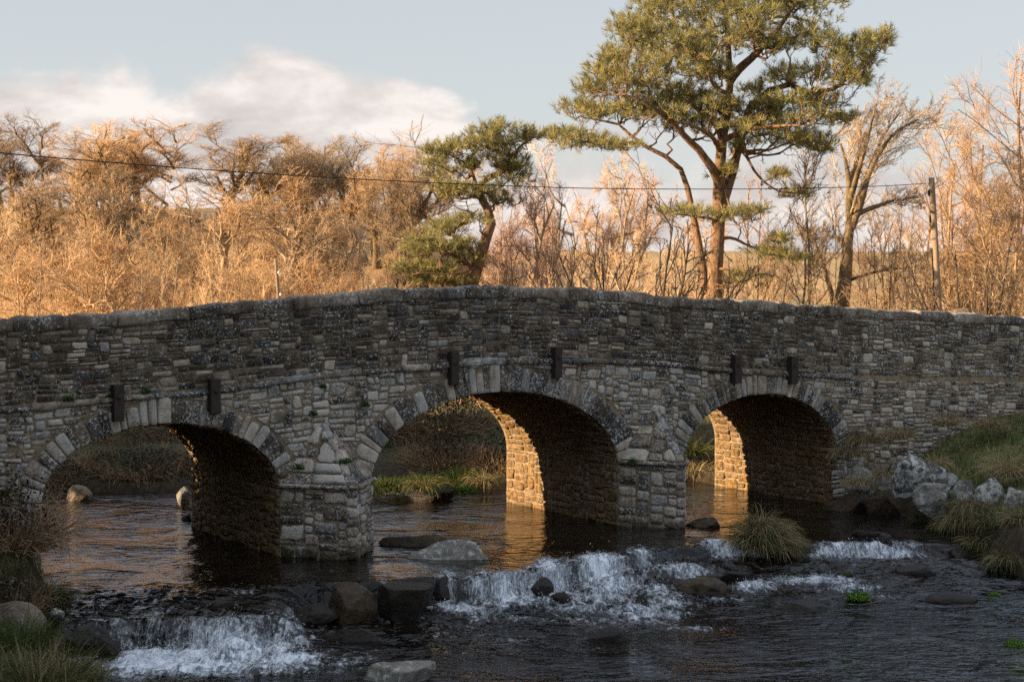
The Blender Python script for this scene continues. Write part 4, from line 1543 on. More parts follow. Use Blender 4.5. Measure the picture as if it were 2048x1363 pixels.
# ferns and mosses rooted in the masonry
for i, (px, py, w_, n, r, lab) in enumerate([
        (595, 938, -.45, 420, .11, 'fern tuft growing on the cap of the left pier'), (690, 925, -.55, 300, .10, 'small green plant on the right side of the left pier cap'),
        (726, 812, 0, 380, .10, 'plant in the wall between the left and middle arches'), (218, 796, 0, 260, .08, 'green plant beside the leftmost iron strap'),
        (135, 802, 0, 300, .11, 'moss patch on the string course left of the leftmost strap'), (290, 786, 0, 200, .09, 'moss on the string course above the left arch'),
        (1263, 925, -.4, 320, .11, 'green plant on the ledge of the right pier'), (645, 775, 0, 180, .06, 'little plant under the string course left of centre'),
        (625, 830, 0, 200, .08, 'faint moss low in the wall left of centre'), (775, 895, -.02, 200, .07, 'moss on the left haunch of the middle arch'),
        (1443, 740, 0, 160, .06, 'moss below the string course right of centre'), (15, 990, -.05, 300, .12, 'ivy on the wall at the left edge')]):
    s_, z_ = onface(px, py, w_)
    p = B(s_, w_ - .03, z_)
    leafy('wall_plant', p, n, r, r * .6, r * .9, .014, lab, 'wall plant', 'green', seed=40 + i, tint=(0, .75), group='plants growing in the bridge wall')
# dead roots hanging from the fern on the left pier
# left bank
for i, (px, py, Y_, n, L, dr, rad, lab, kw) in enumerate([
        (40, 1290, 19.9, 700, .42, 1.5, .30, 'dark green grass clump in front of the tan boulder', dict(tint=(.1, .5), green=.6)),
        (100, 1195, 21.5, 520, .42, 2.0, .18, 'brown and green grass hanging from the left bank over water', dict(tint=(.3, .8), green=.4)),
        (70, 1362, 18.9, 900, .40, .9, .48, 'sparse tall grass with straw tips in the bottom left corner', dict(tint=(.3, .95), green=.35)),
        (135, 1358, 18.8, 700, .26, .9, .38, 'olive grass at the bottom left beside the taller stalks', dict(tint=(.25, .8), green=.5))]):
    p = onground(px, min(py, 1362))
    tuft('grass_clump', tuple(p), n, L, .7, dr, lab, 'grass clump', width=.0055, radius=rad, seed=60 + i, **kw)
# tuft rock beyond the middle arch
p = onz(845, 1003)
rk('tuft_stone', 800, 975, 912, 1010, p[1] + .2, M['wet_rock'], 'dark rock carrying a dead tuft in the river beyond the middle arch', depth=.7, seed=40, sink=.4)
p = at(848, 975, p[1])
tuft('grass_tuft', tuple(p), 420, .42, .9, 2.4, 'dead tuft on a dark rock seen through the middle arch', 'grass tuft', tint=(.35, .65), width=.008, radius=.2, seed=71, green=.25)
for i, (px, py, Y_, tn, g, lab) in enumerate([(1386, 905, 35.2, (.4, .7), .7, 'sunlit green grass tuft beyond the right arch'), (1392, 950, 34.7, (.6, 1), .2, 'sunlit dead tuft at the water beyond the right arch')]):
    p = at(px, py, Y_)
    tuft('grass_tuft', tuple(p), 700, .45, .9, 1.8, lab, 'grass tuft', tint=tn, width=.007, radius=.34, seed=90 + i, green=g)
for i, (px, py, lab) in enumerate([(775, 968, 'low green turf hummock on the far bank just right of the left pier'), (845, 962, 'green turf hummock on the far bank left of the bright water plant'), (930, 945, 'green slope of turf on the far bank under the right side of the middle arch')]):
    p = onz(px, py + 14, .12)
    tuft('turf_hummock', tuple(p), 1500, .20, .8, 1.6, lab, 'turf', tint=(.4, .62), width=.008, radius=.5, seed=95 + i, green=.93, dome=.16)
p = at(965, 962, 32.6)
tuft('grass_tuft', tuple(p), 300, .42, .9, 2.4, 'orange dead tuft on the far bank beyond the middle arch', 'grass tuft', tint=(.45, .75), width=.008, radius=.18, seed=72)


def scatter_grass(name, poly_x, poly_y, n, L, tint, green, label, cond, seed, width=.005, droop=1.2):
    rng = np.random.default_rng(seed)
    x = rng.uniform(*poly_x, n * 3)
    y = rng.uniform(*poly_y, n * 3)
    z, d = ground_z(x, y)
    ok = cond(x, y, z, d)
    x, y, z = x[ok][:n], y[ok][:n], z[ok][:n]
    n = len(x)
    cl = vnoise(np.stack([x * 1.4, y * 1.4, 0 * x], 1), seed)
    root = np.stack([x, y, z - .02], 1)
    dirs = np.array([0, 0, 1.0]) + rng.normal(size=(n, 3)) * .45
    Ls = L * rng.uniform(.4, 1.3, n) * (1 + .4 * cl)
    V, F = blades(root, dirs, Ls, width * rng.uniform(.6, 1.4, n), droop * rng.uniform(.4, 1.5, n), rng, 3)
    t = np.where(rng.random(n) < np.clip(green + cl * .45, 0, 1), rng.uniform(0, .4, n), rng.uniform(*tint, n))
    o = link(name, make_mesh(name, V, [F], {'tint': np.repeat(t, len(V) // n)}), M['straw'])
    return tag(o, label, 'grass', kind='stuff')


def wof(x, y):
    return (x - ORG[0]) * Nn[0] + (y - ORG[1]) * Nn[1]


scatter_grass('bank_grass', (5.5, 14), (24, 35), 44000, .17, (.5, 1), .58, 'short green and straw grass on the right bank', lambda x, y, z, d: (d > .45) & (wof(x, y) < -.03), 5)
scatter_grass('far_bank_grass', (-14, 8), (30, 41), 20000, .17, (.35, .7), .32, 'rough grass on the bank beyond the bridge', lambda x, y, z, d: (d > .1) & (wof(x, y) > BW + .05), 6, .007)
scatter_grass('left_bank_grass', (-10, -4.5), (17, 23), 12000, .2, (.4, .95), .35, 'rough dead grass on the left bank', lambda x, y, z, d: (d > .12) & (wof(x, y) < -.1), 8)

# ------------------------------------------------------------------ trees
def nrm(v):
    return v / (np.linalg.norm(v, axis=-1, keepdims=True) + 1e-9)


def along(P, t):
    """points and tangents at fraction t (N,m) of polylines P (N,k,3)"""
    N, k, _ = P.shape
    f = np.clip(t, 0, .9999) * (k - 1)
    i = f.astype(int)
    w = (f - i)[..., None]
    r = np.arange(N)[:, None]
    a, b = P[r, i], P[r, i + 1]
    return a * (1 - w) + b * w, nrm(b - a)


def grow(rng, P, R, levels):
    """P (N,k,3) stems with radii R (N,k); every level sprouts from the one before. Returns [(P, R, tint)]"""
    out = [(P, R, rng.uniform(.3, .7, len(P)))]
    for lv in levels:
        P, R, tint = out[-1]
        N = len(P)
        m = lv['n']
        t = (np.arange(m)[None, :] + rng.random((N, m))) / m
        t = lv.get('t0', .2) + (1 - lv.get('t0', .2)) * t
        base, T = along(P, t)
        plen = np.linalg.norm(np.diff(P, axis=1), axis=2).sum(1)
        r0 = np.take_along_axis(R, np.clip((t * (R.shape[1] - 1)).astype(int), 0, R.shape[1] - 1), 1)
        v = rng.normal(size=base.shape)
        v = nrm(v - (v * T).sum(-1, keepdims=True) * T)
        a = np.radians(rng.uniform(*lv['ang'], (N, m)))[..., None]
        d = T * np.cos(a) + v * np.sin(a)
        L = plen[:, None] * lv['len'] * rng.uniform(.55, 1.25, (N, m)) * (1 - lv.get('fade', .45) * t)
        L = np.clip(L, lv.get('lmin', .05), 99)
        base, d, L = base.reshape(-1, 3), d.reshape(-1, 3), L.ravel()
        r0 = np.minimum(r0.ravel() * lv.get('rr', .6), 9)
        r0 = np.maximum(r0, lv.get('rmin', .006))
        k = lv.get('seg', 3)
        Q = np.empty((len(base), k + 1, 3))
        Q[:, 0] = base
        tro = np.array(lv.get('trop', (0, 0, .2)))
        for q in range(k):
            d = nrm(d + tro + rng.normal(size=d.shape) * lv.get('wig', .15))
            Q[:, q + 1] = Q[:, q] + d * (L / k)[:, None]
        taper = np.linspace(1, lv.get('tip', .45), k + 1)
        tn = np.clip(np.repeat(tint, m) + rng.normal(size=len(base)) * .14, 0, 1)
        out.append((Q, r0[:, None] * taper[None, :], tn))
    return out


def tube_mesh(name, lv, sides):
    V, F, T, n = [], [], [], 0
    for (P, R, t), s in zip(lv, sides):
        v, f = tubes(P, R, s)
        V.append(v)
        F.append(f + n)
        T.append(np.repeat(t, P.shape[1] * s))
        n += len(v)
    return make_mesh(name, np.concatenate(V), F, {'tint': np.concatenate(T)})


def stems(rng, n, H, spread, r0, k=6, wig=.12, wind=(.0, 0, 0), base=.15, up=.12):
    """n stems from one foot"""
    a = np.arange(n) * 2.4 + rng.uniform(0, 6)
    P = np.empty((n, k + 1, 3))
    P[:, 0] = np.stack([np.cos(a) * base, np.sin(a) * base, np.full(n, -.3)], 1)
    sp = spread * rng.uniform(.35, 1.0, n)
    d = nrm(np.stack([np.cos(a) * sp, np.sin(a) * sp, np.ones(n)], 1))
    L = H * rng.uniform(.75, 1.05, n)
    for q in range(k):
        P[:, q + 1] = P[:, q] + d * (L / k)[:, None]
        d = nrm(d + np.array(wind) + np.array([0, 0, up]) + rng.normal(size=d.shape) * wig)
    R = r0 * rng.uniform(.7, 1.1, n)[:, None] * np.linspace(1, .22, k + 1)[None, :]
    return P, R


def round_crown(rng, lv, first=2):
    """prune shoots that start outside a rounded crown"""
    tips = np.concatenate([q[0][:, -1] for q in lv[2:]])
    lo, hi = np.percentile(tips, 7, axis=0), np.percentile(tips, 93, axis=0)
    c = (lo + hi) / 2
    c[2] = lo[2] + (hi[2] - lo[2]) * .30
    rad = np.array([(hi[0] - lo[0]) / 2, (hi[1] - lo[1]) / 2, hi[2] - c[2]])
    out = []

    def rho(p):
        q = (p - c) / rad
        q[..., 2] = np.where(q[..., 2] < 0, q[..., 2] * .3, q[..., 2])
        r = np.linalg.norm(q, axis=-1)
        return r / (1 + .12 * vnoise(nrm(q).reshape(-1, 3) * 2.4, 12).reshape(r.shape))
    for i in range(first):
        P, R, t = lv[i]
        k = P.shape[1]
        r = rho(P)
        if i:
            ok = r[:, 0] < .62
            P, R, t, r = P[ok], R[ok], t[ok], r[ok]
        r[:, 0] = 0
        bad = r > (.62, .72)[i]
        cut = np.where(bad.any(1), np.maximum(bad.argmax(1) - .4, .8), k - 1.0) / (k - 1)
        Q, _t = along(P, cut[:, None] * np.linspace(0, 1, k)[None, :])
        Rr = np.linspace(1, .3, k)[None, :] * R[:, :1]
        out.append((Q, np.where(bad.any(1)[:, None], np.minimum(Rr, R), R), t))
    kept = rho(lv[first - 1][0][:, 0]) < .62
    for i in range(first, len(lv)):
        P, R, t = lv[i]
        kept = np.repeat(kept, len(P) // len(kept))        # a shoot goes with the branch that bore it
        lim = (.80, .86, .92, .95)[min(3, i - 1)]
        r0 = rho(P[:, 0])
        kept = kept & (r0 < lim + (.05 * rng.normal(size=len(P)) if i > first else -.02))
        P, R, t = P[kept], R[kept], t[kept]
        # shoots that would reach far out are cut short
        r1 = rho(P[:, -1])
        if i == len(lv) - 1:
            f = np.clip(1 - (r1 - 1.0) * 1.6, .35, 1)[:, None, None]
            P = P[:, :1] + (P - P[:, :1]) * f
        out.append((P, R, t))
    return out


def proto(kind, seed):
    """-> (trunk mesh, crown mesh), about 8 m high"""
    rng = np.random.default_rng(seed)
    if kind == 'dome':       # a wind-trimmed thorn or sallow: many stems, a dense brush of fine shoots
        P, R = stems(rng, 7, 5.0, 1.05, .12, 6, .15, (.03, 0, 0))
        lv = grow(rng, P, R, [dict(n=9, t0=.12, len=.62, ang=(25, 62), rr=.6, wig=.2, trop=(.02, 0, .03), seg=5, fade=.4),
                              dict(n=9, t0=.15, len=.50, ang=(25, 65), rr=.5, wig=.2, trop=(.02, 0, .05), seg=4, rmin=.012),
                              dict(n=9, t0=.12, len=.52, ang=(28, 68), rr=.45, wig=.18, trop=(.03, 0, .06), seg=3, rmin=.0065),
                              dict(n=5, t0=.12, len=.60, ang=(25, 65), rr=.6, wig=.16, trop=(.03, 0, .06), seg=2, rmin=.0042, lmin=.2)])
    elif kind == 'beech':    # upright, many ascending limbs, a domed brush of fine twigs swept a little one way
        P, R = stems(rng, 6, 6.4, .75, .125, 7, .09, (.012, 0, 0), .25)
        lv = grow(rng, P, R, [dict(n=12, t0=.2, len=.46, ang=(28, 56), rr=.5, wig=.16, trop=(.02, 0, .05), seg=6, fade=.35),
                              dict(n=9, t0=.15, len=.50, ang=(26, 60), rr=.42, wig=.18, trop=(.03, 0, .07), seg=4, rmin=.013),
                              dict(n=8, t0=.12, len=.55, ang=(26, 62), rr=.45, wig=.16, trop=(.04, 0, .09), seg=3, rmin=.007),
                              dict(n=5, t0=.12, len=.60, ang=(22, 58), rr=.6, wig=.14, trop=(.04, 0, .08), seg=2, rmin=.0045, lmin=.22)])
    elif kind == 'willow':   # tall, slim stems and very fine hair-like twigs
        P, R = stems(rng, 9, 6.4, .62, .075, 7, .08, (.02, 0, 0), .35)
        lv = grow(rng, P, R, [dict(n=10, t0=.12, len=.46, ang=(24, 52), rr=.5, wig=.14, trop=(.02, 0, .06), seg=6, fade=.35),
                              dict(n=8, t0=.12, len=.50, ang=(24, 55), rr=.5, wig=.16, trop=(.03, 0, .07), seg=4, rmin=.009),
                              dict(n=7, t0=.12, len=.55, ang=(24, 58), rr=.5, wig=.14, trop=(.03, 0, .08), seg=3, rmin=.0055),
                              dict(n=4, t0=.12, len=.60, ang=(22, 55), rr=.6, wig=.12, trop=(.03, 0, .08), seg=2, rmin=.0036, lmin=.22)])
    elif kind == 'brush':    # a low thicket of thin crooked shoots
        P, R = stems(rng, 22, 4.6, 1.15, .035, 6, .17, (.02, 0, 0), 1.0)
        lv = grow(rng, P, R, [dict(n=9, t0=.05, len=.55, ang=(22, 55), rr=.6, wig=.2, trop=(.03, 0, .13), seg=4, rmin=.010),
                              dict(n=8, t0=.05, len=.5, ang=(20, 55), rr=.6, wig=.2, trop=(.03, 0, .12), seg=3, rmin=.0075),
                              dict(n=5, t0=.05, len=.55, ang=(18, 55), rr=.7, wig=.18, trop=(.03, 0, .12), seg=2, rmin=.0055, lmin=.2)])
    elif kind == 'sapling':
        P, R = stems(rng, 2, 8.0, .10, .055, 8, .045, (0, 0, 0), .1)
        lv = grow(rng, P, R, [dict(n=20, t0=.2, len=.26, ang=(25, 48), rr=.45, wig=.1, trop=(.0, 0, .14), seg=4, fade=.6, rmin=.011),
                              dict(n=7, t0=.15, len=.42, ang=(20, 45), rr=.6, wig=.12, trop=(0, 0, .12), seg=3, rmin=.008),
                              dict(n=3, t0=.15, len=.5, ang=(15, 45), rr=.7, wig=.12, trop=(0, 0, .1), seg=2, rmin=.006)])
    elif kind == 'thorn':    # open spreading crown of crooked limbs on several short stems
        P, R = stems(rng, 5, 5.0, .85, .095, 6, .20, (.0, 0, 0), .2, .06)
        lv = grow(rng, P, R, [dict(n=8, t0=.3, len=.62, ang=(30, 65), rr=.6, wig=.26, trop=(.02, 0, .08), seg=6, fade=.4),
                              dict(n=9, t0=.2, len=.5, ang=(25, 60), rr=.5, wig=.22, trop=(.02, 0, .10), seg=4, rmin=.011),
                              dict(n=8, t0=.15, len=.5, ang=(28, 68), rr=.5, wig=.2, trop=(.01, 0, .06), seg=3, rmin=.0065),
                              dict(n=5, t0=.12, len=.55, ang=(25, 65), rr=.6, wig=.18, trop=(0, 0, .06), seg=2, rmin=.0042, lmin=.2)])
    elif kind == 'fan':      # sparse bare shrub, a fan of dark stems
        P, R = stems(rng, 16, 6.6, .95, .105, 7, .08, (0, 0, 0), .35, .05)
        lv = grow(rng, P, R, [dict(n=9, t0=.2, len=.36, ang=(20, 50), rr=.55, wig=.14, trop=(0, 0, .08), seg=4, rmin=.024),
                              dict(n=6, t0=.2, len=.42, ang=(20, 55), rr=.6, wig=.14, trop=(0, 0, .08), seg=3, rmin=.017),
                              dict(n=4, t0=.2, len=.5, ang=(20, 55), rr=.7, wig=.14, trop=(0, 0, .08), seg=2, rmin=.012)])
    if kind in ('dome', 'beech', 'brush', 'thorn', 'willow'):
        lv = round_crown(rng, lv)
    k = 3 if kind in ('dome', 'beech', 'thorn', 'willow') else 2
    tr = tube_mesh(kind + '_trunk', lv[:k], (6, 4, 3))
    cr = tube_mesh(kind + '_crown', lv[k:], (3, 3, 3))
    allP = np.concatenate([q[0][:, -1] for q in lv])
    return dict(trunk=tr, crown=cr, h=np.percentile(allP[:, 2], 99.7), x0=np.percentile(allP[:, 0], 2), x1=np.percentile(allP[:, 0], 98))


PROTO = {}
MATD = {}


def part_mesh(kind, var, which, mat):
    """the prototype's mesh with a given material (copies share it)"""
    key = (kind, var)
    if key not in PROTO:
        PROTO[key] = proto(kind, {'dome': 100, 'beech': 200, 'brush': 300, 'sapling': 400, 'thorn': 500, 'fan': 600, 'willow': 700}[kind] + var)
    mk = (kind, var, which, mat)
    if mk not in MATD:
        me = PROTO[key][which].copy() if any(k[:3] == mk[:3] for k in MATD) else PROTO[key][which]
        me.materials.clear()
        me.materials.append(M[mat])
        MATD[mk] = me
    return MATD[mk], PROTO[key]


def tree(kind, var, px, ytop, wpx, Y_, bark, twig, name, label, cat='tree', group=None, turn=0.0, base=None):
    pr = part_mesh(kind, var, 'trunk', bark)[1]
    x = (px - 1024) / FPX * Y_
    z = gz(x, Y_) if base is None else base
    top = at(px, ytop, Y_)[2]
    sz = max(.25, (top - z) / pr['h'])
    sx = wpx / FPX * Y_ / (pr['x1'] - pr['x0'])
    root = empty(name, (x, Y_, z), label, cat, group)
    root.scale = (sx, sx, sz)
    root.rotation_euler = (0, 0, turn)
    for which, mat in (('trunk', bark), ('crown', twig)):
        o = bpy.data.objects.new(which, part_mesh(kind, var, which, mat)[0])
        COL.objects.link(o)
        o.parent = root
    return root


GL = 'bare trees on the left hillside'
GB = 'low bare bushes along the front of the left thicket'
T_ = [
    # kind, variant, x, top, width, distance, bark, twigs, name, label, group
    ('beech', 0, 22, 232, 250, 82, 'bark', 'twig_dark', 'bare_tree', 'bare tree at the left edge, its crown reaching above the cable', GL),
    ('beech', 1, 128, 268, 200, 95, 'bark', 'twig_grey', 'bare_tree', 'lower bare tree on the skyline right of the leftmost one', GL),
    ('beech', 2, 205, 262, 190, 92, 'bark', 'twig_grey', 'bare_tree', 'feathery bare tree on the skyline left of the tall domed one', GL),
    ('beech', 0, 292, 240, 260, 90, 'bark', 'twig', 'bare_tree', 'tall domed bare tree, highest on the left skyline', GL),
    ('beech', 1, 438, 250, 270, 86, 'bark', 'twig_dark', 'bare_tree', 'dark trunked windswept tree standing clear on the hill brow', GL),
    ('beech', 2, 548, 288, 150, 88, 'bark', 'twig_dark', 'bare_tree', 'small dark tree just right of the windswept one on the brow', GL),
    ('beech', 1, 607, 276, 160, 90, 'bark', 'twig', 'bare_tree', 'thin upright bare tree on the skyline above the thin post', GL),
    ('beech', 0, 668, 272, 190, 87, 'bark', 'twig_grey', 'bare_tree', 'bare tree with forked grey trunk left of the broad one', GL),
    ('beech', 2, 755, 260, 270, 80, 'bark', 'twig', 'bare_tree', 'broad bare tree left of the small pine, domed top', GL),
    ('beech', 0, 835, 305, 170, 78, 'bark', 'twig_dark', 'bare_tree', 'brown bare tree directly behind the left side of the small pine', GL),
    ('dome', 0, 40, 350, 300, 68, 'bark', 'twig', 'bare_tree', 'orange bare bush tree under the cable at the left edge', GL),
    ('dome', 1, 165, 335, 280, 70, 'bark', 'twig_grey', 'bare_tree', 'rounded orange bare tree under the cable, second from left', GL),
    ('dome', 2, 285, 345, 300, 66, 'bark', 'twig', 'bare_tree', 'big rounded orange bare tree below the tall domed one', GL),
    ('dome', 0, 380, 425, 210, 64, 'bark', 'twig_dark', 'bare_tree', 'brown bare tree between the ivied one and the pale stemmed thorn', GL),
    ('dome', 1, 512, 352, 290, 60, 'bark_pale', 'twig', 'bare_tree', 'windswept thorn with a fan of pale stems left of centre', GL),
    ('dome', 2, 612, 395, 220, 66, 'bark', 'twig_grey', 'bare_tree', 'orange bare tree behind the top of the thin post', GL),
    ('thorn', 0, 690, 430, 300, 62, 'bark_pale', 'twig', 'bare_tree', 'low spreading thorn with pale branches above the parapet', GL),
    ('dome', 0, 790, 395, 230, 64, 'bark', 'twig_dark', 'bare_tree', 'brown bushy tree at the left foot of the small pine', GL),
    ('thorn', 1, 95, 420, 260, 60, 'bark', 'twig', 'bare_tree', 'crooked orange tree in the middle of the left thicket', GL),
    ('thorn', 1, 250, 455, 230, 58, 'bark', 'twig_dark', 'ivied_tree', 'dark ivied tree in the middle of the left thicket', GL),
    ('brush', 0, 30, 455, 240, 50, 'twig', 'twig', 'bare_bush', 'orange brush at the left edge of the parapet line', GB),
    ('dome', 1, 150, 470, 250, 48, 'twig', 'twig', 'bare_bush', 'orange brush behind the parapet, second from the left edge', GB),
    ('dome', 2, 265, 490, 240, 49, 'twig', 'twig', 'bare_bush', 'orange brush in front of the dark ivied tree', GB),
    ('brush', 1, 365, 470, 230, 51, 'twig', 'twig', 'bare_bush', 'orange brush below the tree on the hill brow', GB),
    ('dome', 0, 455, 500, 220, 48, 'twig', 'twig', 'bare_bush', 'orange brush left of the thin post', GB),
    ('dome', 1, 560, 520, 230, 50, 'twig', 'twig', 'bare_bush', 'orange brush around the thin post', GB),
    ('brush', 0, 650, 520, 220, 49, 'twig', 'twig', 'bare_bush', 'orange brush right of the thin post', GB),
    ('dome', 2, 740, 515, 220, 51, 'twig', 'twig', 'bare_bush', 'orange brush left of the reddish post', GB),
    ('brush', 0, 850, 560, 200, 54, 'twig', 'twig', 'bare_bush', 'low orange brush under the small pine', GB),
    # right of the small pine
    ('thorn', 0, 1105, 340, 300, 54, 'bark_pale', 'twig_pink', 'bare_tree', 'pink topped thorn with white forked trunk between the two pines', None),
    ('thorn', 1, 1195, 268, 330, 68, 'bark_pale', 'twig_pink', 'bare_tree', 'tall pinkish bare tree behind the left limbs of the big pine', None),
    ('dome', 2, 1060, 375, 170, 66, 'bark', 'twig_pink', 'bare_bush', 'pink brushy bush just right of the small pine', None),
    ('thorn', 0, 1300, 300, 280, 62, 'bark_pale', 'twig', 'bare_tree', 'pale bare tree directly behind the leaning pine limb', None),
    ('brush', 1, 1180, 480, 260, 50, 'twig', 'twig', 'bare_bush', 'low orange bush behind the dark fan of bare stems', None),
    ('brush', 0, 1360, 490, 220, 58, 'twig', 'twig', 'bare_bush', 'low orange bush at the foot of the big pine', None),
    ('fan', 0, 1275, 395, 400, 36, 'twig_black', 'twig_black', 'bare_shrub', 'dark bare shrub fanning out above the parapet right of centre', None),
    ('thorn', 1, 1500, 420, 190, 64, 'bark', 'twig', 'bare_tree', 'slight bare tree right of the big pine trunk', None),
    ('thorn', 0, 1800, 385, 210, 60, 'bark', 'twig_dark', 'bare_tree', 'dark crooked tree between the leaning beech and the pole', None),
    ('willow', 0, 1945, 150, 330, 62, 'twig_dark', 'twig', 'bare_tree', 'huge orange willow behind the pole at right', None),
    ('willow', 1, 2060, 60, 380, 58, 'twig_dark', 'twig_pink', 'bare_tree', 'tallest bare tree, cut by the right edge of the picture', None),
    ('willow', 1, 1895, 330, 220, 66, 'twig_dark', 'twig_pink', 'bare_bush', 'pink bush directly behind the upper half of the pole', None),
    ('willow', 0, 2030, 290, 300, 54, 'twig', 'twig', 'bare_tree', 'orange tree at the right edge in front of the tallest one', None),
    ('fan', 1, 1962, 430, 300, 45, 'twig_black', 'twig_dark', 'bare_shrub', 'dark many stemmed shrub right of the pole', None),
    ('brush', 1, 2065, 548, 120, 41, 'twig_black', 'twig_dark', 'bare_shrub', 'low dark bush at the right edge just above the parapet', None),
    ('brush', 0, 1600, 545, 260, 62, 'twig', 'twig', 'bare_bush', 'low golden bush on the field left of the leaning beech', None),
    ('brush', 1, 1790, 560, 240, 58, 'twig', 'twig', 'bare_bush', 'low golden bush between the leaning beech and the pole', None),
    ('brush', 0, 1470, 530, 200, 60, 'twig', 'twig', 'bare_bush', 'low golden bush just right of the big pine', None),
]
for i, (kind, var, px, yt, w, Y_, bark, twig, name, label, grp) in enumerate(T_):
    tree(kind, var, px, yt, w, Y_, bark, twig, name, label, 'bush' if 'bush' in name or 'shrub' in name else 'tree', grp, turn=RNG.uniform(-.5, .5))
for i, (px, yt, Y_, tw, lab) in enumerate([
        (62, 470, 45, 'twig', 'pale sapling close to the left edge'), (165, 430, 50, 'twig', 'tall pale sapling second from the left edge'), (306, 425, 47, 'twig', 'pale sapling left of the ivied tree'), (330, 470, 46, 'twig', 'short sapling beside a taller one left of the thin post'),
        (448, 410, 50, 'twig', 'tall sapling in front of the tree on the brow'), (620, 440, 52, 'twig', 'sapling right of the thin post'), (1510, 330, 56, 'twig_pink', 'thin sapling against sky right of the big pine'), (1548, 380, 60, 'twig_dark', 'slim sapling left of the dark slender tree'),
        (1602, 270, 55, 'twig_dark', 'dark slender tree with a straight stem left of the leaning beech'), (1655, 420, 52, 'twig_dark', 'dark sapling close to the left side of the leaning beech'), (1735, 430, 53, 'twig', 'sapling just right of the leaning beech trunk'), (1762, 455, 52, 'twig_dark', 'second sapling right of the leaning beech trunk'),
        (1792, 400, 55, 'twig', 'taller sapling midway between the leaning beech and the pole'), (1822, 470, 52, 'twig', 'sapling two steps left of the pole'), (1848, 480, 54, 'twig_dark', 'sapling touching the left side of the pole')]):
    tree('sapling', i % 2, px, yt, 95 if i != 8 else 150, Y_, 'bark_pale' if tw == 'twig' else 'bark', tw, 'sapling', lab, 'sapling', 'slender saplings behind the bridge', turn=i * 1.3)


def curve_pts(pts, k):
    """resample a polyline smoothly to k+1 points"""
    P = np.array(pts, float)
    l = np.concatenate([[0], np.cumsum(np.linalg.norm(np.diff(P, axis=0), axis=1))])
    # two rounds of corner cutting
    for _ in range(2):
        Q = [P[0]]
        for a, b in zip(P, P[1:]):
            Q += [a * .75 + b * .25, a * .25 + b * .75]
        Q.append(P[-1])
        P = np.array(Q)
    l = np.concatenate([[0], np.cumsum(np.linalg.norm(np.diff(P, axis=0), axis=1))])
    t = np.linspace(0, l[-1], k + 1)
    return np.stack([np.interp(t, l, P[:, i]) for i in range(3)], 1)


def limb_set(limbs, Y0, foot):
    """limbs: [(pixel path [(x, y, dy)], radius at foot, radius at tip)] -> arrays in metres about foot"""
    P, R = [], []
    for path, ra, rb in limbs:
        pts = [at(x, y, Y0 + dy) for (x, y, dy) in path]
        P.append(curve_pts(pts, 12) - foot)
        R.append(np.linspace(ra, rb, 13))
    P = np.array(P)
    n = P + .05 * fbm(P.reshape(-1, 3) * 1.3, 2, 5).reshape(P.shape[:2])[..., None]
    return n, np.array(R)


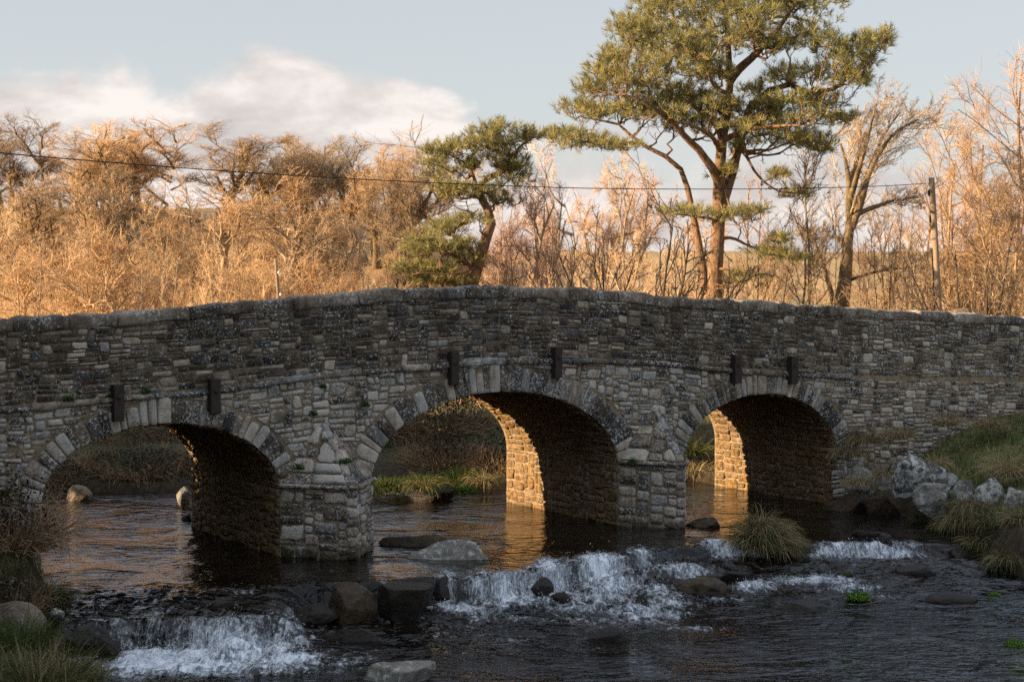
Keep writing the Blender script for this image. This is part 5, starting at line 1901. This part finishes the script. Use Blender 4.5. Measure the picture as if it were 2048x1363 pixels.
def pine(name, label, limbs, pads, Y0, seed, pad_copies, tufts, depth, nl=.19, nw=.0085):
    rng = np.random.default_rng(seed)
    f0 = limbs[0][0][0]
    foot = at(f0[0], f0[1], Y0 + f0[2])
    foot[2] = gz(foot[0], foot[1])
    root = empty(name, tuple(foot), label, 'tree')
    P, R = limb_set(limbs, Y0, foot)
    P[0, 0, 2] = -.3
    # needle pads, spread in depth
    C, RX = [], []
    for (x, y, rx, ry) in pads:
        for c in range(pad_copies):
            dy = rng.uniform(-depth, depth) if c else rng.uniform(-.5, .5) * depth
            jx, jy = (rng.normal() * rx * .35, rng.normal() * ry * .35) if c else (0, 0)
            q = at(x + jx, y + jy, Y0 + dy) - foot
            s = 1.0 if c == 0 else rng.uniform(.6, .95)
            C.append(q)
            s *= 1.12
            RX.append((rx / FPX * Y0 * s, min(rx / FPX * Y0 * s, 1.1), max(ry / FPX * Y0 * s, .16)))
    C, RX = np.array(C), np.array(RX)
    # each pad hangs on a branchlet from the nearest limb
    allp = P.reshape(-1, 3)
    allr = R.reshape(-1)
    B_, BR = [], []
    for c, r in zip(C, RX):
        d = np.linalg.norm(allp - c, axis=1) + np.maximum(0, allp[:, 2] - c[2] + .2) * 1.5
        j = int(np.argmin(d))
        a = allp[j]
        mid = (a + c) / 2 + np.array([0, 0, -.10]) * np.linalg.norm(c - a) + rng.normal(size=3) * .10
        tip = c + np.array([r[0] * rng.uniform(-.3, .6) * np.sign(c[0] - a[0] + 1e-6), 0, r[2] * .2])
        B_.append(curve_pts([a, mid, c, tip], 7))
        rr = min(.05, allr[j] * .6)
        BR.append(np.linspace(rr, .012, 8))
    B_, BR = np.array(B_), np.array(BR)
    B_[:, 1:-1] += rng.normal(size=B_[:, 1:-1].shape) * .05
    tw = grow(rng, B_, BR, [dict(n=6, t0=.3, len=.36, ang=(25, 65), rr=.5, wig=.2, trop=(0, 0, .1), seg=4, rmin=.009), dict(n=4, t0=.3, len=.45, ang=(25, 60), rr=.6, wig=.2, trop=(0, 0, .1), seg=2, rmin=.006)])
    v, f = tubes(P[:1], R[:1], 10)
    link('trunk', make_mesh('trunk', v, [f]), M['bark_pine'], root)
    for i in range(1, len(P)):
        v, f = tubes(P[i:i + 1], R[i:i + 1], 7)
        link('limb', make_mesh('limb', v, [f]), M['bark_pine'], root)
    link('branchlets', tube_mesh('branchlets', tw, (4, 3, 3)), M['bark_pine'], root)
    # shoots with needles
    n = len(C) * tufts
    ci = np.repeat(np.arange(len(C)), tufts)
    vol = (RX[:, 0] * RX[:, 2])
    d = rng.normal(size=(n, 3))
    d /= np.linalg.norm(d, axis=1, keepdims=True)
    q = d * (rng.random(n) ** .42)[:, None]
    lump = 1 + .35 * vnoise(np.c_[d * 1.8 + ci[:, None] * 3.3], 4)
    q = q * lump[:, None]
    pos_ = C[ci] + q * RX[ci]
    pos_[:, 2] += .10 * (1 - (q[:, 0] ** 2 + q[:, 1] ** 2)) * RX[ci][:, 2]
    keep = rng.random(n) < np.clip(vol[ci] / np.percentile(vol, 80), .25, 1)
    pos_, q = pos_[keep], q[keep]
    n = len(pos_)
    ax = nrm(q * np.array([.8, .8, .4]) + np.array([0, 0, .75]) + rng.normal(size=(n, 3)) * .45)
    m = 17
    a = nrm(np.cross(ax, rng.normal(size=(n, 3))))
    b = np.cross(ax, a)
    th = rng.uniform(0, 2 * math.pi, (n, m))
    op = rng.uniform(.25, .95, (n, m))
    dirs = ax[:, None, :] * np.cos(op)[..., None] + (a[:, None, :] * np.cos(th)[..., None] + b[:, None, :] * np.sin(th)[..., None]) * np.sin(op)[..., None]
    st = pos_[:, None, :] + ax[:, None, :] * (rng.uniform(-.05, .10, (n, m)))[..., None]
    L = nl * rng.uniform(.7, 1.2, (n, m))[..., None]
    side = nrm(np.cross(dirs, rng.normal(size=dirs.shape))) * nw
    V = np.stack([st - side * .8, st + side * .8, st + dirs * L + side * .35, st + dirs * L - side * .35], 2).reshape(-1, 3)
    F = np.arange(len(V)).reshape(-1, 4)
    t = np.clip(.5 + .22 * rng.normal(size=n), 0, 1)
    link('crown', make_mesh('needles', V, [F], {'tint': np.repeat(t, m * 4)}), M['needles'], root)
    return root


BIG_LIMBS = [
    ([(1428, 590, 0), (1432, 520, 0), (1440, 450, 0), (1437, 385, 0), (1441, 320, 0), (1449, 250, 0), (1461, 190, 0), (1463, 145, 0), (1455, 70, .2), (1448, 0, .3), (1446, -45, .3)], .245, .045),
    ([(1462, 160, 0), (1480, 135, -.3), (1502, 118, -.6), (1536, 82, -.8), (1565, 45, -1), (1590, 10, -1.2)], .15, .04),
    ([(1463, 150, 0), (1440, 142, .3), (1405, 120, .8), (1371, 104, 1.0), (1345, 40, 1.2), (1340, -20, 1.2)], .14, .04),
    ([(1440, 372, 0), (1425, 340, -.4), (1400, 305, -.8), (1379, 283, -1.0), (1354, 251, -1.3), (1310, 215, -1.8), (1250, 190, -2.0)], .15, .03),
    ([(1410, 575, .2), (1404, 530, .3), (1392, 455, .4), (1380, 400, .5), (1370, 350, .6), (1342, 312, .6), (1306, 296, .6), (1268, 283, .6), (1259, 255, .8), (1215, 240, 1.0), (1160, 235, 1.0)], .135, .02),
    ([(1268, 284, .6), (1230, 290, .4), (1180, 285, .2), (1140, 278, .2)], .06, .02),
    ([(1438, 430, 0), (1450, 390, .1), (1462, 355, .2), (1470, 325, .3), (1477, 288, .4), (1488, 240, .4), (1502, 206, .3), (1545, 176, 0), (1582, 161, -.2), (1634, 197, -.4), (1687, 168, -.4), (1728, 123, -.4), (1768, 80, -.4)], .17, .025),
    ([(1502, 206, .3), (1560, 200, .8), (1610, 205, 1.4), (1660, 215, 1.8)], .09, .025),
    ([(1444, 270, 0), (1420, 235, .8), (1390, 215, 1.6), (1350, 190, 2.2), (1290, 165, 2.6)], .10, .03),
    ([(1446, 280, 0), (1480, 265, -1.0), (1530, 255, -2.0), (1600, 250, -2.6)], .10, .03),
    ([(1441, 300, 0), (1425, 275, -1.4), (1395, 250, -2.4), (1350, 240, -3.0)], .09, .03),
    ([(1461, 190, 0), (1440, 180, -1.2), (1420, 160, -2.0), (1400, 110, -2.4)], .08, .03),
    ([(1480, 300, .2), (1495, 310, 0), (1514, 352, -.2), (1551, 383, -.4), (1600, 388, -.4)], .05, .018),
    ([(1448, 370, 0), (1462, 420, -.6), (1470, 455, -.8), (1490, 440, -1.0)], .05, .016),
    ([(1436, 480, 0), (1465, 470, .4), (1500, 490, .8), (1560, 510, 1.0)], .06, .018),
    ([(1437, 440, 0), (1400, 430, -.8), (1350, 428, -1.4)], .05, .016),
    ([(1456, 80, .2), (1500, 50, 1.2), (1560, 30, 2.0), (1620, 40, 2.4)], .08, .03)]
BIG_PADS = [(1310, 20, 50, 30), (1262, 62, 42, 26), (1300, 70, 50, 28), (1355, 62, 60, 38), (1405, 30, 60, 38), (1350, -10, 60, 30), (1440, -20, 70, 30), (1232, 112, 32, 24), (1285, 112, 60, 36), (1342, 132, 60, 34), (1400, 112, 52, 38), (1202, 152, 36, 24), (1252, 170, 60, 28), (1312, 180, 60, 30),
            (1180, 180, 28, 18), (1150, 214, 36, 17), (1200, 226, 50, 19), (1262, 220, 50, 19), (1312, 226, 50, 20), (1372, 200, 50, 28), (1424, 210, 40, 28), (1352, 250, 42, 15), (1402, 250, 42, 20), (1180, 284, 58, 11), (1242, 294, 50, 11), (1150, 274, 42, 11), (1440, 85, 50, 35), (1430, 150, 40, 24),
            (1482, 20, 60, 38), (1540, 30, 60, 34), (1602, 14, 52, 25), (1622, 68, 60, 34), (1662, 98, 40, 24), (1560, 90, 42, 18), (1500, 70, 36, 24), (1702, 108, 26, 24), (1740, 90, 34, 24), (1770, 78, 18, 18), (1732, 128, 26, 15), (1692, 158, 36, 18), (1728, 160, 16, 14), (1590, -12, 50, 24),
            (1502, 180, 30, 14), (1562, 150, 42, 18), (1622, 150, 60, 18), (1582, 200, 50, 14), (1642, 204, 50, 18), (1532, 215, 42, 18), (1502, 248, 60, 22), (1570, 240, 60, 18), (1642, 234, 40, 14), (1562, 270, 60, 17), (1622, 284, 50, 15), (1692, 238, 32, 8), (1482, 288, 42, 11), (1642, 300, 26, 9), (1470, 215, 36, 20),
            (1600, 385, 42, 16), (1442, 345, 25, 17), (1372, 424, 60, 9), (1442, 430, 60, 11), (1502, 425, 42, 9), (1560, 478, 26, 9), (1532, 504, 42, 10), (1582, 516, 30, 11), (1558, 350, 18, 5), (1490, 560, 40, 8)]
pine('scots_pine', 'tall Scots pine with a wide crown and orange limbs right of centre', BIG_LIMBS, BIG_PADS, 50.0, 1, 3, 62, 3.0)
SMALL_LIMBS = [
    ([(940, 590, 0), (944, 560, 0), (956, 528, 0), (965, 502, 0), (975, 470, 0), (985, 440, .1), (966, 405, .2), (955, 380, .2), (972, 350, .1), (1016, 345, 0), (1021, 318, 0), (1008, 285, 0)], .24, .03),
    ([(949, 540, 0), (925, 520, -.3), (893, 505, -.6), (860, 500, -.8)], .09, .02),
    ([(960, 510, 0), (930, 490, .2), (898, 468, .3), (928, 442, .3), (957, 418, .2)], .10, .025),
    ([(962, 395, .2), (946, 353, .2), (935, 325, .1), (900, 310, 0)], .07, .02),
    ([(1021, 318, 0), (1040, 290, -.2), (1075, 272, -.3), (1105, 270, -.3)], .05, .015),
    ([(1016, 345, 0), (990, 320, -.8), (960, 290, -1.0)], .05, .015),
    ([(955, 530, 0), (930, 545, -.5), (890, 550, -1.0), (840, 545, -1.2)], .05, .015),
    ([(962, 395, .2), (930, 385, .6), (890, 380, .8)], .05, .015)]
SMALL_PADS = [(1002, 275, 50, 20), (960, 285, 42, 20), (920, 300, 52, 17), (880, 305, 32, 14), (1050, 275, 26, 14), (1076, 270, 26, 8), (1104, 270, 20, 6), (990, 318, 50, 26), (1032, 338, 36, 24), (1012, 362, 42, 24), (940, 328, 30, 18), (885, 350, 36, 11), (902, 380, 42, 11), (960, 385, 50, 14), (1002, 400, 36, 13),
              (930, 440, 40, 9), (890, 455, 46, 14), (850, 480, 46, 14), (882, 500, 50, 14), (930, 490, 30, 13), (832, 500, 32, 11), (822, 535, 42, 11), (862, 540, 50, 11), (940, 520, 30, 9), (902, 560, 50, 9), (862, 560, 40, 8), (870, 325, 26, 10), (860, 300, 18, 8)]
pine('scots_pine', 'smaller leaning Scots pine with a broken crown left of the middle', SMALL_LIMBS, SMALL_PADS, 52.0, 2, 2, 62, 1.1)


def custom_tree(name, label, limbs, Y0, levels, bark, twig, seed):
    rng = np.random.default_rng(seed)
    f0 = limbs[0][0][0]
    foot = at(f0[0], f0[1], Y0)
    foot[2] = gz(foot[0], foot[1])
    P, R = limb_set(limbs, Y0, foot)
    root = empty(name, tuple(foot), label, 'tree')
    lv = grow(rng, P, R, levels)
    v, f = tubes(P, R, 8)
    link('trunk', make_mesh('trunk', v, [f]), M[bark], root)
    link('crown', tube_mesh('crown', lv[1:], (4, 3, 3, 3)), M[twig], root)
    return root


custom_tree('leaning_beech', 'bare beech with a thick trunk, its limbs sweeping up to the right', [
    ([(1682, 625, 0), (1686, 590, 0), (1692, 540, 0), (1696, 490, 0), (1702, 445, 0), (1698, 400, 0), (1697, 350, 0), (1690, 310, .2), (1682, 285, .2)], .27, .035),
    ([(1704, 455, 0), (1718, 415, -.2), (1737, 350, -.3), (1760, 300, -.4), (1790, 262, -.5), (1835, 240, -.5)], .14, .03),
    ([(1705, 440, 0), (1722, 380, .4), (1742, 330, .8), (1765, 270, 1.0), (1800, 225, 1.2)], .12, .025),
    ([(1700, 400, 0), (1715, 350, -.6), (1730, 300, -1.0), (1740, 250, -1.2), (1750, 215, -1.2)], .11, .03),
    ([(1698, 365, 0), (1712, 330, .6), (1718, 290, 1), (1722, 240, 1)], .09, .03),
    ([(1712, 430, 0), (1745, 415, .4), (1790, 400, .8), (1835, 395, 1.0)], .10, .03),
    ([(1690, 480, 0), (1660, 470, .3), (1630, 478, .5), (1610, 470, .5)], .07, .02),
    ([(1700, 560, 0), (1740, 545, -.4), (1790, 540, -.6), (1840, 530, -.8)], .06, .02),
    ([(1672, 620, .2), (1655, 560, .3), (1640, 510, .4), (1625, 470, .4)], .11, .03)], 56.0,
    [dict(n=13, t0=.3, len=.52, ang=(25, 55), rr=.22, wig=.15, trop=(.06, 0, .07), seg=6, rmin=.013),
     dict(n=9, t0=.2, len=.48, ang=(25, 58), rr=.45, wig=.2, trop=(.05, 0, .08), seg=4, rmin=.009),
     dict(n=7, t0=.2, len=.5, ang=(25, 60), rr=.5, wig=.17, trop=(.05, 0, .10), seg=3, rmin=.006),
     dict(n=3, t0=.2, len=.55, ang=(25, 60), rr=.7, wig=.15, trop=(.04, 0, .1), seg=2, rmin=.0038)], 'bark', 'twig_grey', 9)


def thicket(name, label, spots, n, hgt, mat, seed, lean=.06):
    """a mass of thin upright shoots nobody could count"""
    rng = np.random.default_rng(seed)
    x0, x1, y0, y1 = spots
    x, y = rng.uniform(x0, x1, n * 2), rng.uniform(y0, y1, n * 2)
    c = vnoise(np.stack([x * .5, y * .5, 0 * x], 1), seed)
    ok = rng.random(n * 2) < .55 + .5 * c
    x, y, c = x[ok][:n], y[ok][:n], c[ok][:n]
    n = len(x)
    z = ground_z(x, y)[0]
    P = np.empty((n, 5, 3))
    P[:, 0] = np.stack([x, y, z - .05], 1)
    d = nrm(np.array([lean, 0, 1.0]) + rng.normal(size=(n, 3)) * .42)
    L = hgt * rng.uniform(.45, 1.1, n) * (1 + .45 * c)
    for q in range(4):
        P[:, q + 1] = P[:, q] + d * (L / 4)[:, None]
        d = nrm(d + rng.normal(size=(n, 3)) * .2 + np.array([.02, 0, .05]))
    R = rng.uniform(.008, .016, n)[:, None] * np.linspace(1, .4, 5)[None]
    lv = grow(rng, P, R, [dict(n=7, t0=.15, len=.5, ang=(20, 60), rr=.6, wig=.2, trop=(.02, 0, .1), seg=3, rmin=.006)])
    return tag(link(name, tube_mesh(name, lv, (3, 3)), M[mat]), label, 'thicket', kind='stuff')


thicket('thicket', 'mass of orange shoots along the foot of the left hillside', (-20, 0, 40, 60), 9000, 1.7, 'twig', 4)
thicket('field_scrub', 'low golden scrub over the field at right beyond the parapet', (1, 22, 46, 66), 5000, 1.1, 'twig', 5)

# ------------------------------------------------------------------ dark growth along the far bank, seen under the arches
def scrub(name, x, y, w, h, n, label, seed, mat='scrub', stem='twig_dark', twigs=900, z=None, cat='bush', flowers=None, tint=(0, .6), leaf=.03):
    root = empty(name, (x, y, gz(x, y) if z is None else z), label, cat)
    rng = np.random.default_rng(seed + 77)
    leafy('foliage', (0, 0, -.1), int(n * 1.8), w, w * .8, h, leaf, None, None, mat, seed, tint, parent=root)
    P, R = stems(rng, twigs, max(h * 1.15, .9), 1.5, .0075, 6, .22, (0, -.06, 0), w * .45, -.10)
    tt = rng.random(twigs)
    link('stems', tube_mesh('stems', [(P, R, tt)], (3,)), M[stem], root)
    if flowers:
        d = rng.normal(size=(flowers, 3))
        d[:, 2] = np.abs(d[:, 2])
        d[:, 1] = -np.abs(d[:, 1])
        d = nrm(d) * np.array([w, w * .8, h]) * rng.uniform(.85, 1.08, (flowers, 1))
        V, F = ico(0)
        VV = (d[:, None, :] + V[None] * .028).reshape(-1, 3)
        FF = (F[None] + np.arange(flowers)[:, None, None] * len(V)).reshape(-1, 3)
        link('blossom', make_mesh('blossom', VV, [FF], {'tint': np.repeat(rng.random(flowers), len(V))}), M['flower'], root)
    return root


for i, (x, y, w, h, n, lab, kw) in enumerate([
        (-9.6, 33.4, 2.0, .5, 2400, 'dark tangled bush at the left behind the left arch', {}),
        (-7.4, 33.9, 1.8, .45, 2400, 'dark bramble mass straight behind the left arch', {}),
        (-5.6, 34.2, 1.5, .45, 2000, 'dark bush behind the left arch nearest the left pier', {}),
        (-3.4, 37.0, 1.9, 1.0, 3000, 'dark gorse bush with yellow blossom behind the middle arch', dict(flowers=60)),
        (-1.6, 37.4, 1.6, .95, 2600, 'dark shrub to the right of the gorse bush beyond the middle arch', dict(flowers=14)),
        (-4.6, 34.8, 1.1, .5, 1600, 'low brown bush on the far bank left of the middle arch', {}),
        (-1.4, 34.6, .8, .75, 1000, 'low dark bush on the bank above the bright green water plant', {}),
        (-.2, 34.2, .7, .8, 900, 'low bush on the far bank beside the right pier', {}),
        (-10.4, 36.2, 2.0, .55, 2000, 'brown scrub on the slope beyond the left side of the left arch', {}),
        (-8.0, 36.8, 2.0, .5, 2000, 'brown scrub on the slope straight beyond the left arch', {}),
        (-5.9, 36.6, 1.6, .55, 2000, 'brown scrub on the slope beyond the right side of the left arch', {}),
        (-13.5, 33.0, 2.8, 2.6, 3000, 'unseen dark bush added on the upstream bank to shade the far bank', {}),  # this bush and the next are added out of view to shade the far bank
        (-17.0, 32.0, 3.2, 3.0, 3000, 'large unseen dark bush added farther upstream to shade the far bank', {})]):
    scrub('bramble_bush' if 'gorse' not in lab else 'gorse_bush', x, y, w, h, n, lab, i, **kw)
scrub('shade_bush', -10.4, 26.0, 1.7, 3.0, 5200, 'unseen dark bush added at the back corner of the left abutment to block the sun', 30, leaf=.10)  # hidden bush added to keep the sun off the left pier
# five unseen ivied trees added off to the left; they block the low sun
for i, (s_, w_, sz) in enumerate([(-11.8, -1.2, 4.7), (-17.0, -1.2, 5.0), (-6.6, 13.0, 3.2), (-12.5, 14.6, 3.6), (-12.6, 4.3, 2.5)]):
    q = B(s_, w_, 0)
    rt = empty('ivied_tree', (q[0], q[1], gz(q[0], q[1])), ('unseen ivy clad tree added by the left end of the bridge to shade the river', 'second unseen ivy clad tree added farther along the road to shade the river', 'unseen ivy clad tree added on the upstream bank to shade the far bank', 'larger unseen ivy clad tree added farther upstream to shade the far bank', 'slim unseen ivy clad tree added by the road to shade the right bank boulders')[i], 'tree')
    rg = np.random.default_rng(i)
    P, R_ = stems(rg, 3, 7.5, .3, .25, 6, .1)
    link('trunk', tube_mesh('trunk', [(P, R_, np.full(3, .5))], (8,)), M['bark'], rt)
    leafy('crown', (0, 0, -1.6), 17000, sz, sz, 10.2 if sz > 3 else 14.0, .24, None, None, 'green', 80 + i, (0, .7), parent=rt)
# brambles over the left bank in front of the bridge
scrub('bramble', -6.65, 22.2, .62, 1.0, 1100, 'brown bramble tangle over the left abutment at the picture edge', 31, stem='twig_dark', twigs=620, tint=(0, 1), leaf=.03)
scrub('bramble', -6.45, 21.2, .50, .75, 800, 'lower bramble tangle in front of the abutment one on left bank', 32, stem='twig_dark', twigs=480, tint=(0, 1), leaf=.03)
_rng = np.random.default_rng(12)
for i in range(3):
    pts = [[(60, 1000, 21.8), (100, 985, 21.6), (128, 1020, 21.5), (138, 1100, 21.5), (142, 1140, 21.5)], [(70, 1020, 21.7), (105, 1010, 21.5), (122, 1060, 21.4), (126, 1110, 21.4)], [(10, 1105, 21.6), (40, 1060, 21.5), (62, 1010, 21.4)]][i]
    P = curve_pts([at(*q) for q in pts], 14)[None]
    lv = grow(_rng, P, np.linspace(.006, .003, 15)[None], [dict(n=8, t0=.2, len=.10, ang=(30, 70), rr=.7, wig=.2, trop=(0, 0, -.1), seg=2, rmin=.0028)])
    tag(link('arching_briar', tube_mesh('arching_briar', lv, (5, 3)), M['twig_dark']), ('long bramble stem arching down over the water at left', 'shorter bramble stem curving down beside the longest one', 'pale straight stem rising in front of the left bramble')[i], 'bramble')
# tall grass stalks at the bottom left
for i, (px, py, px2, py2) in enumerate([(85, 1340, 96, 1262), (130, 1330, 168, 1262), (160, 1345, 216, 1296), (56, 1360, 50, 1325)]):
    a, b = at(px, py + 40, 18.8), at(px2, py2, 18.7)
    P = curve_pts([a, (a + b) / 2 + np.array([-.02, 0, .03]), b], 8)[None]
    tag(link('grass_stalk', tube_mesh('grass_stalk', [(P, np.linspace(.0035, .0022, 9)[None], np.array([.7]))], (4,)), M['straw']), ('upright straw stalk at the bottom left', 'straw stalk leaning right over the foam at bottom left', 'reddish stalk leaning far right at the bottom left', 'short stalk in the bottom left corner')[i], 'grass stalk')

# ------------------------------------------------------------------ poles, cable, post
def pole(name, label, px0, py0, px1, py1, Y_, ra, rb, mat, cat, foot=None):
    a, b = at(px1, py1, Y_), at(px0, py0, Y_)
    d = (a - b) / np.linalg.norm(a - b)
    zf = gz(a[0], a[1]) - .3
    a = a + d * ((zf - a[2]) / d[2])
    n = 14
    P = np.stack([a * (1 - t) + b * t for t in np.linspace(0, 1, n)])[None]
    root = empty(name, tuple(a), label, cat)
    v, f = tubes(P - a, np.linspace(ra, rb, n)[None], 14)
    top = len(v) - 14
    link('shaft', make_mesh('shaft', v, [f, np.array([list(range(top, top + 14))])]), M[mat], root)
    return root, a, b


pr, pa, pb = pole('telegraph_pole', 'tall weathered wooden telegraph pole rising behind the parapet at right', 1863, 355, 1877, 622, 50.0, .125, .085, 'pole', 'pole')
d_ = pb - pa
mb = MB()
P = np.stack([pa + d_ * t + np.array([-.115 + .02 * t, -.03, 0]) - pa for t in np.linspace(.0, .66, 12)])[None]
v, f = tubes(P, np.full((1, 12), .022), 6)
link('conduit', make_mesh('conduit', v, [f]), M['cable'], pr)
mb = MB()
for (t, l) in ((.925, .16), (.80, .22)):
    c = d_ * t + np.array([-.11, -.02, 0])
    P = np.stack([c + np.array([0, 0, -l / 2]), c, c + np.array([0, 0, l / 2])])[None]
    v, f = tubes(P, np.array([[.028, .034, .028]]), 8)
    mb.add(v, [f])
    v, f = tubes(np.stack([c + np.array([-.0, 0, l / 2]), c + np.array([.03, 0, l / 2 + .02]), c + np.array([.1, 0, l / 2 + .02])])[None], np.full((1, 3), .014), 6)
    mb.add(v, [f])
mb.build('bracket', M['cable'], pr)
r2, a2, b2 = pole('post', 'thin leaning post with white fittings in the orange brush left of centre', 551, 517, 557, 592, 46.0, .055, .045, 'pole', 'post')
c = (b2 - a2)
for t in (.90, .74):
    v, f = tubes(np.stack([c * t + np.array([.06, -.02, -.035]), c * t + np.array([.06, -.02, .035])])[None], np.full((1, 2), .03), 8)
    link('insulator', make_mesh('insulator', v, [f, np.array([list(range(8, 16))])]), M['spray'], r2)
M['rust'] = mat_plain('rust_red_timber', (0.13, 0.055, 0.032))
pole('rusty_post', 'short rust red post under the lower foliage of the small pine', 881, 518, 882, 562, 51.5, .06, .055, 'rust', 'post')
# the cable runs from the pole out of the picture on the left
cpx = [(-140, 290), (0, 306), (150, 319), (300, 331), (450, 342), (600, 351.5), (750, 360), (900, 367), (1050, 373), (1160, 376.5), (1300, 378), (1450, 378.2), (1600, 377), (1750, 373), (1852, 367)]
inv = lambda x: 1 / (1 / 34.0 + (1 / 49.95 - 1 / 34.0) * (x / 1852.0))
P = np.stack([at(x, y, inv(x)) for x, y in cpx])
P = curve_pts(P, 80)[None]
v, f = tubes(P, np.full((1, 81), .012), 6)
tag(link('overhead_cable', make_mesh('overhead_cable', v, [f]), M['cable']), 'black overhead cable sagging across the picture to the telegraph pole', 'cable')
rk('milestone', 1888, 616, 1948, 634, 38.0, M['tan_rock'], 'small squared stone peeping above the parapet right of the pole', 'stone', depth=.5, seed=50, sink=3.0, facets=14, rough=.05)
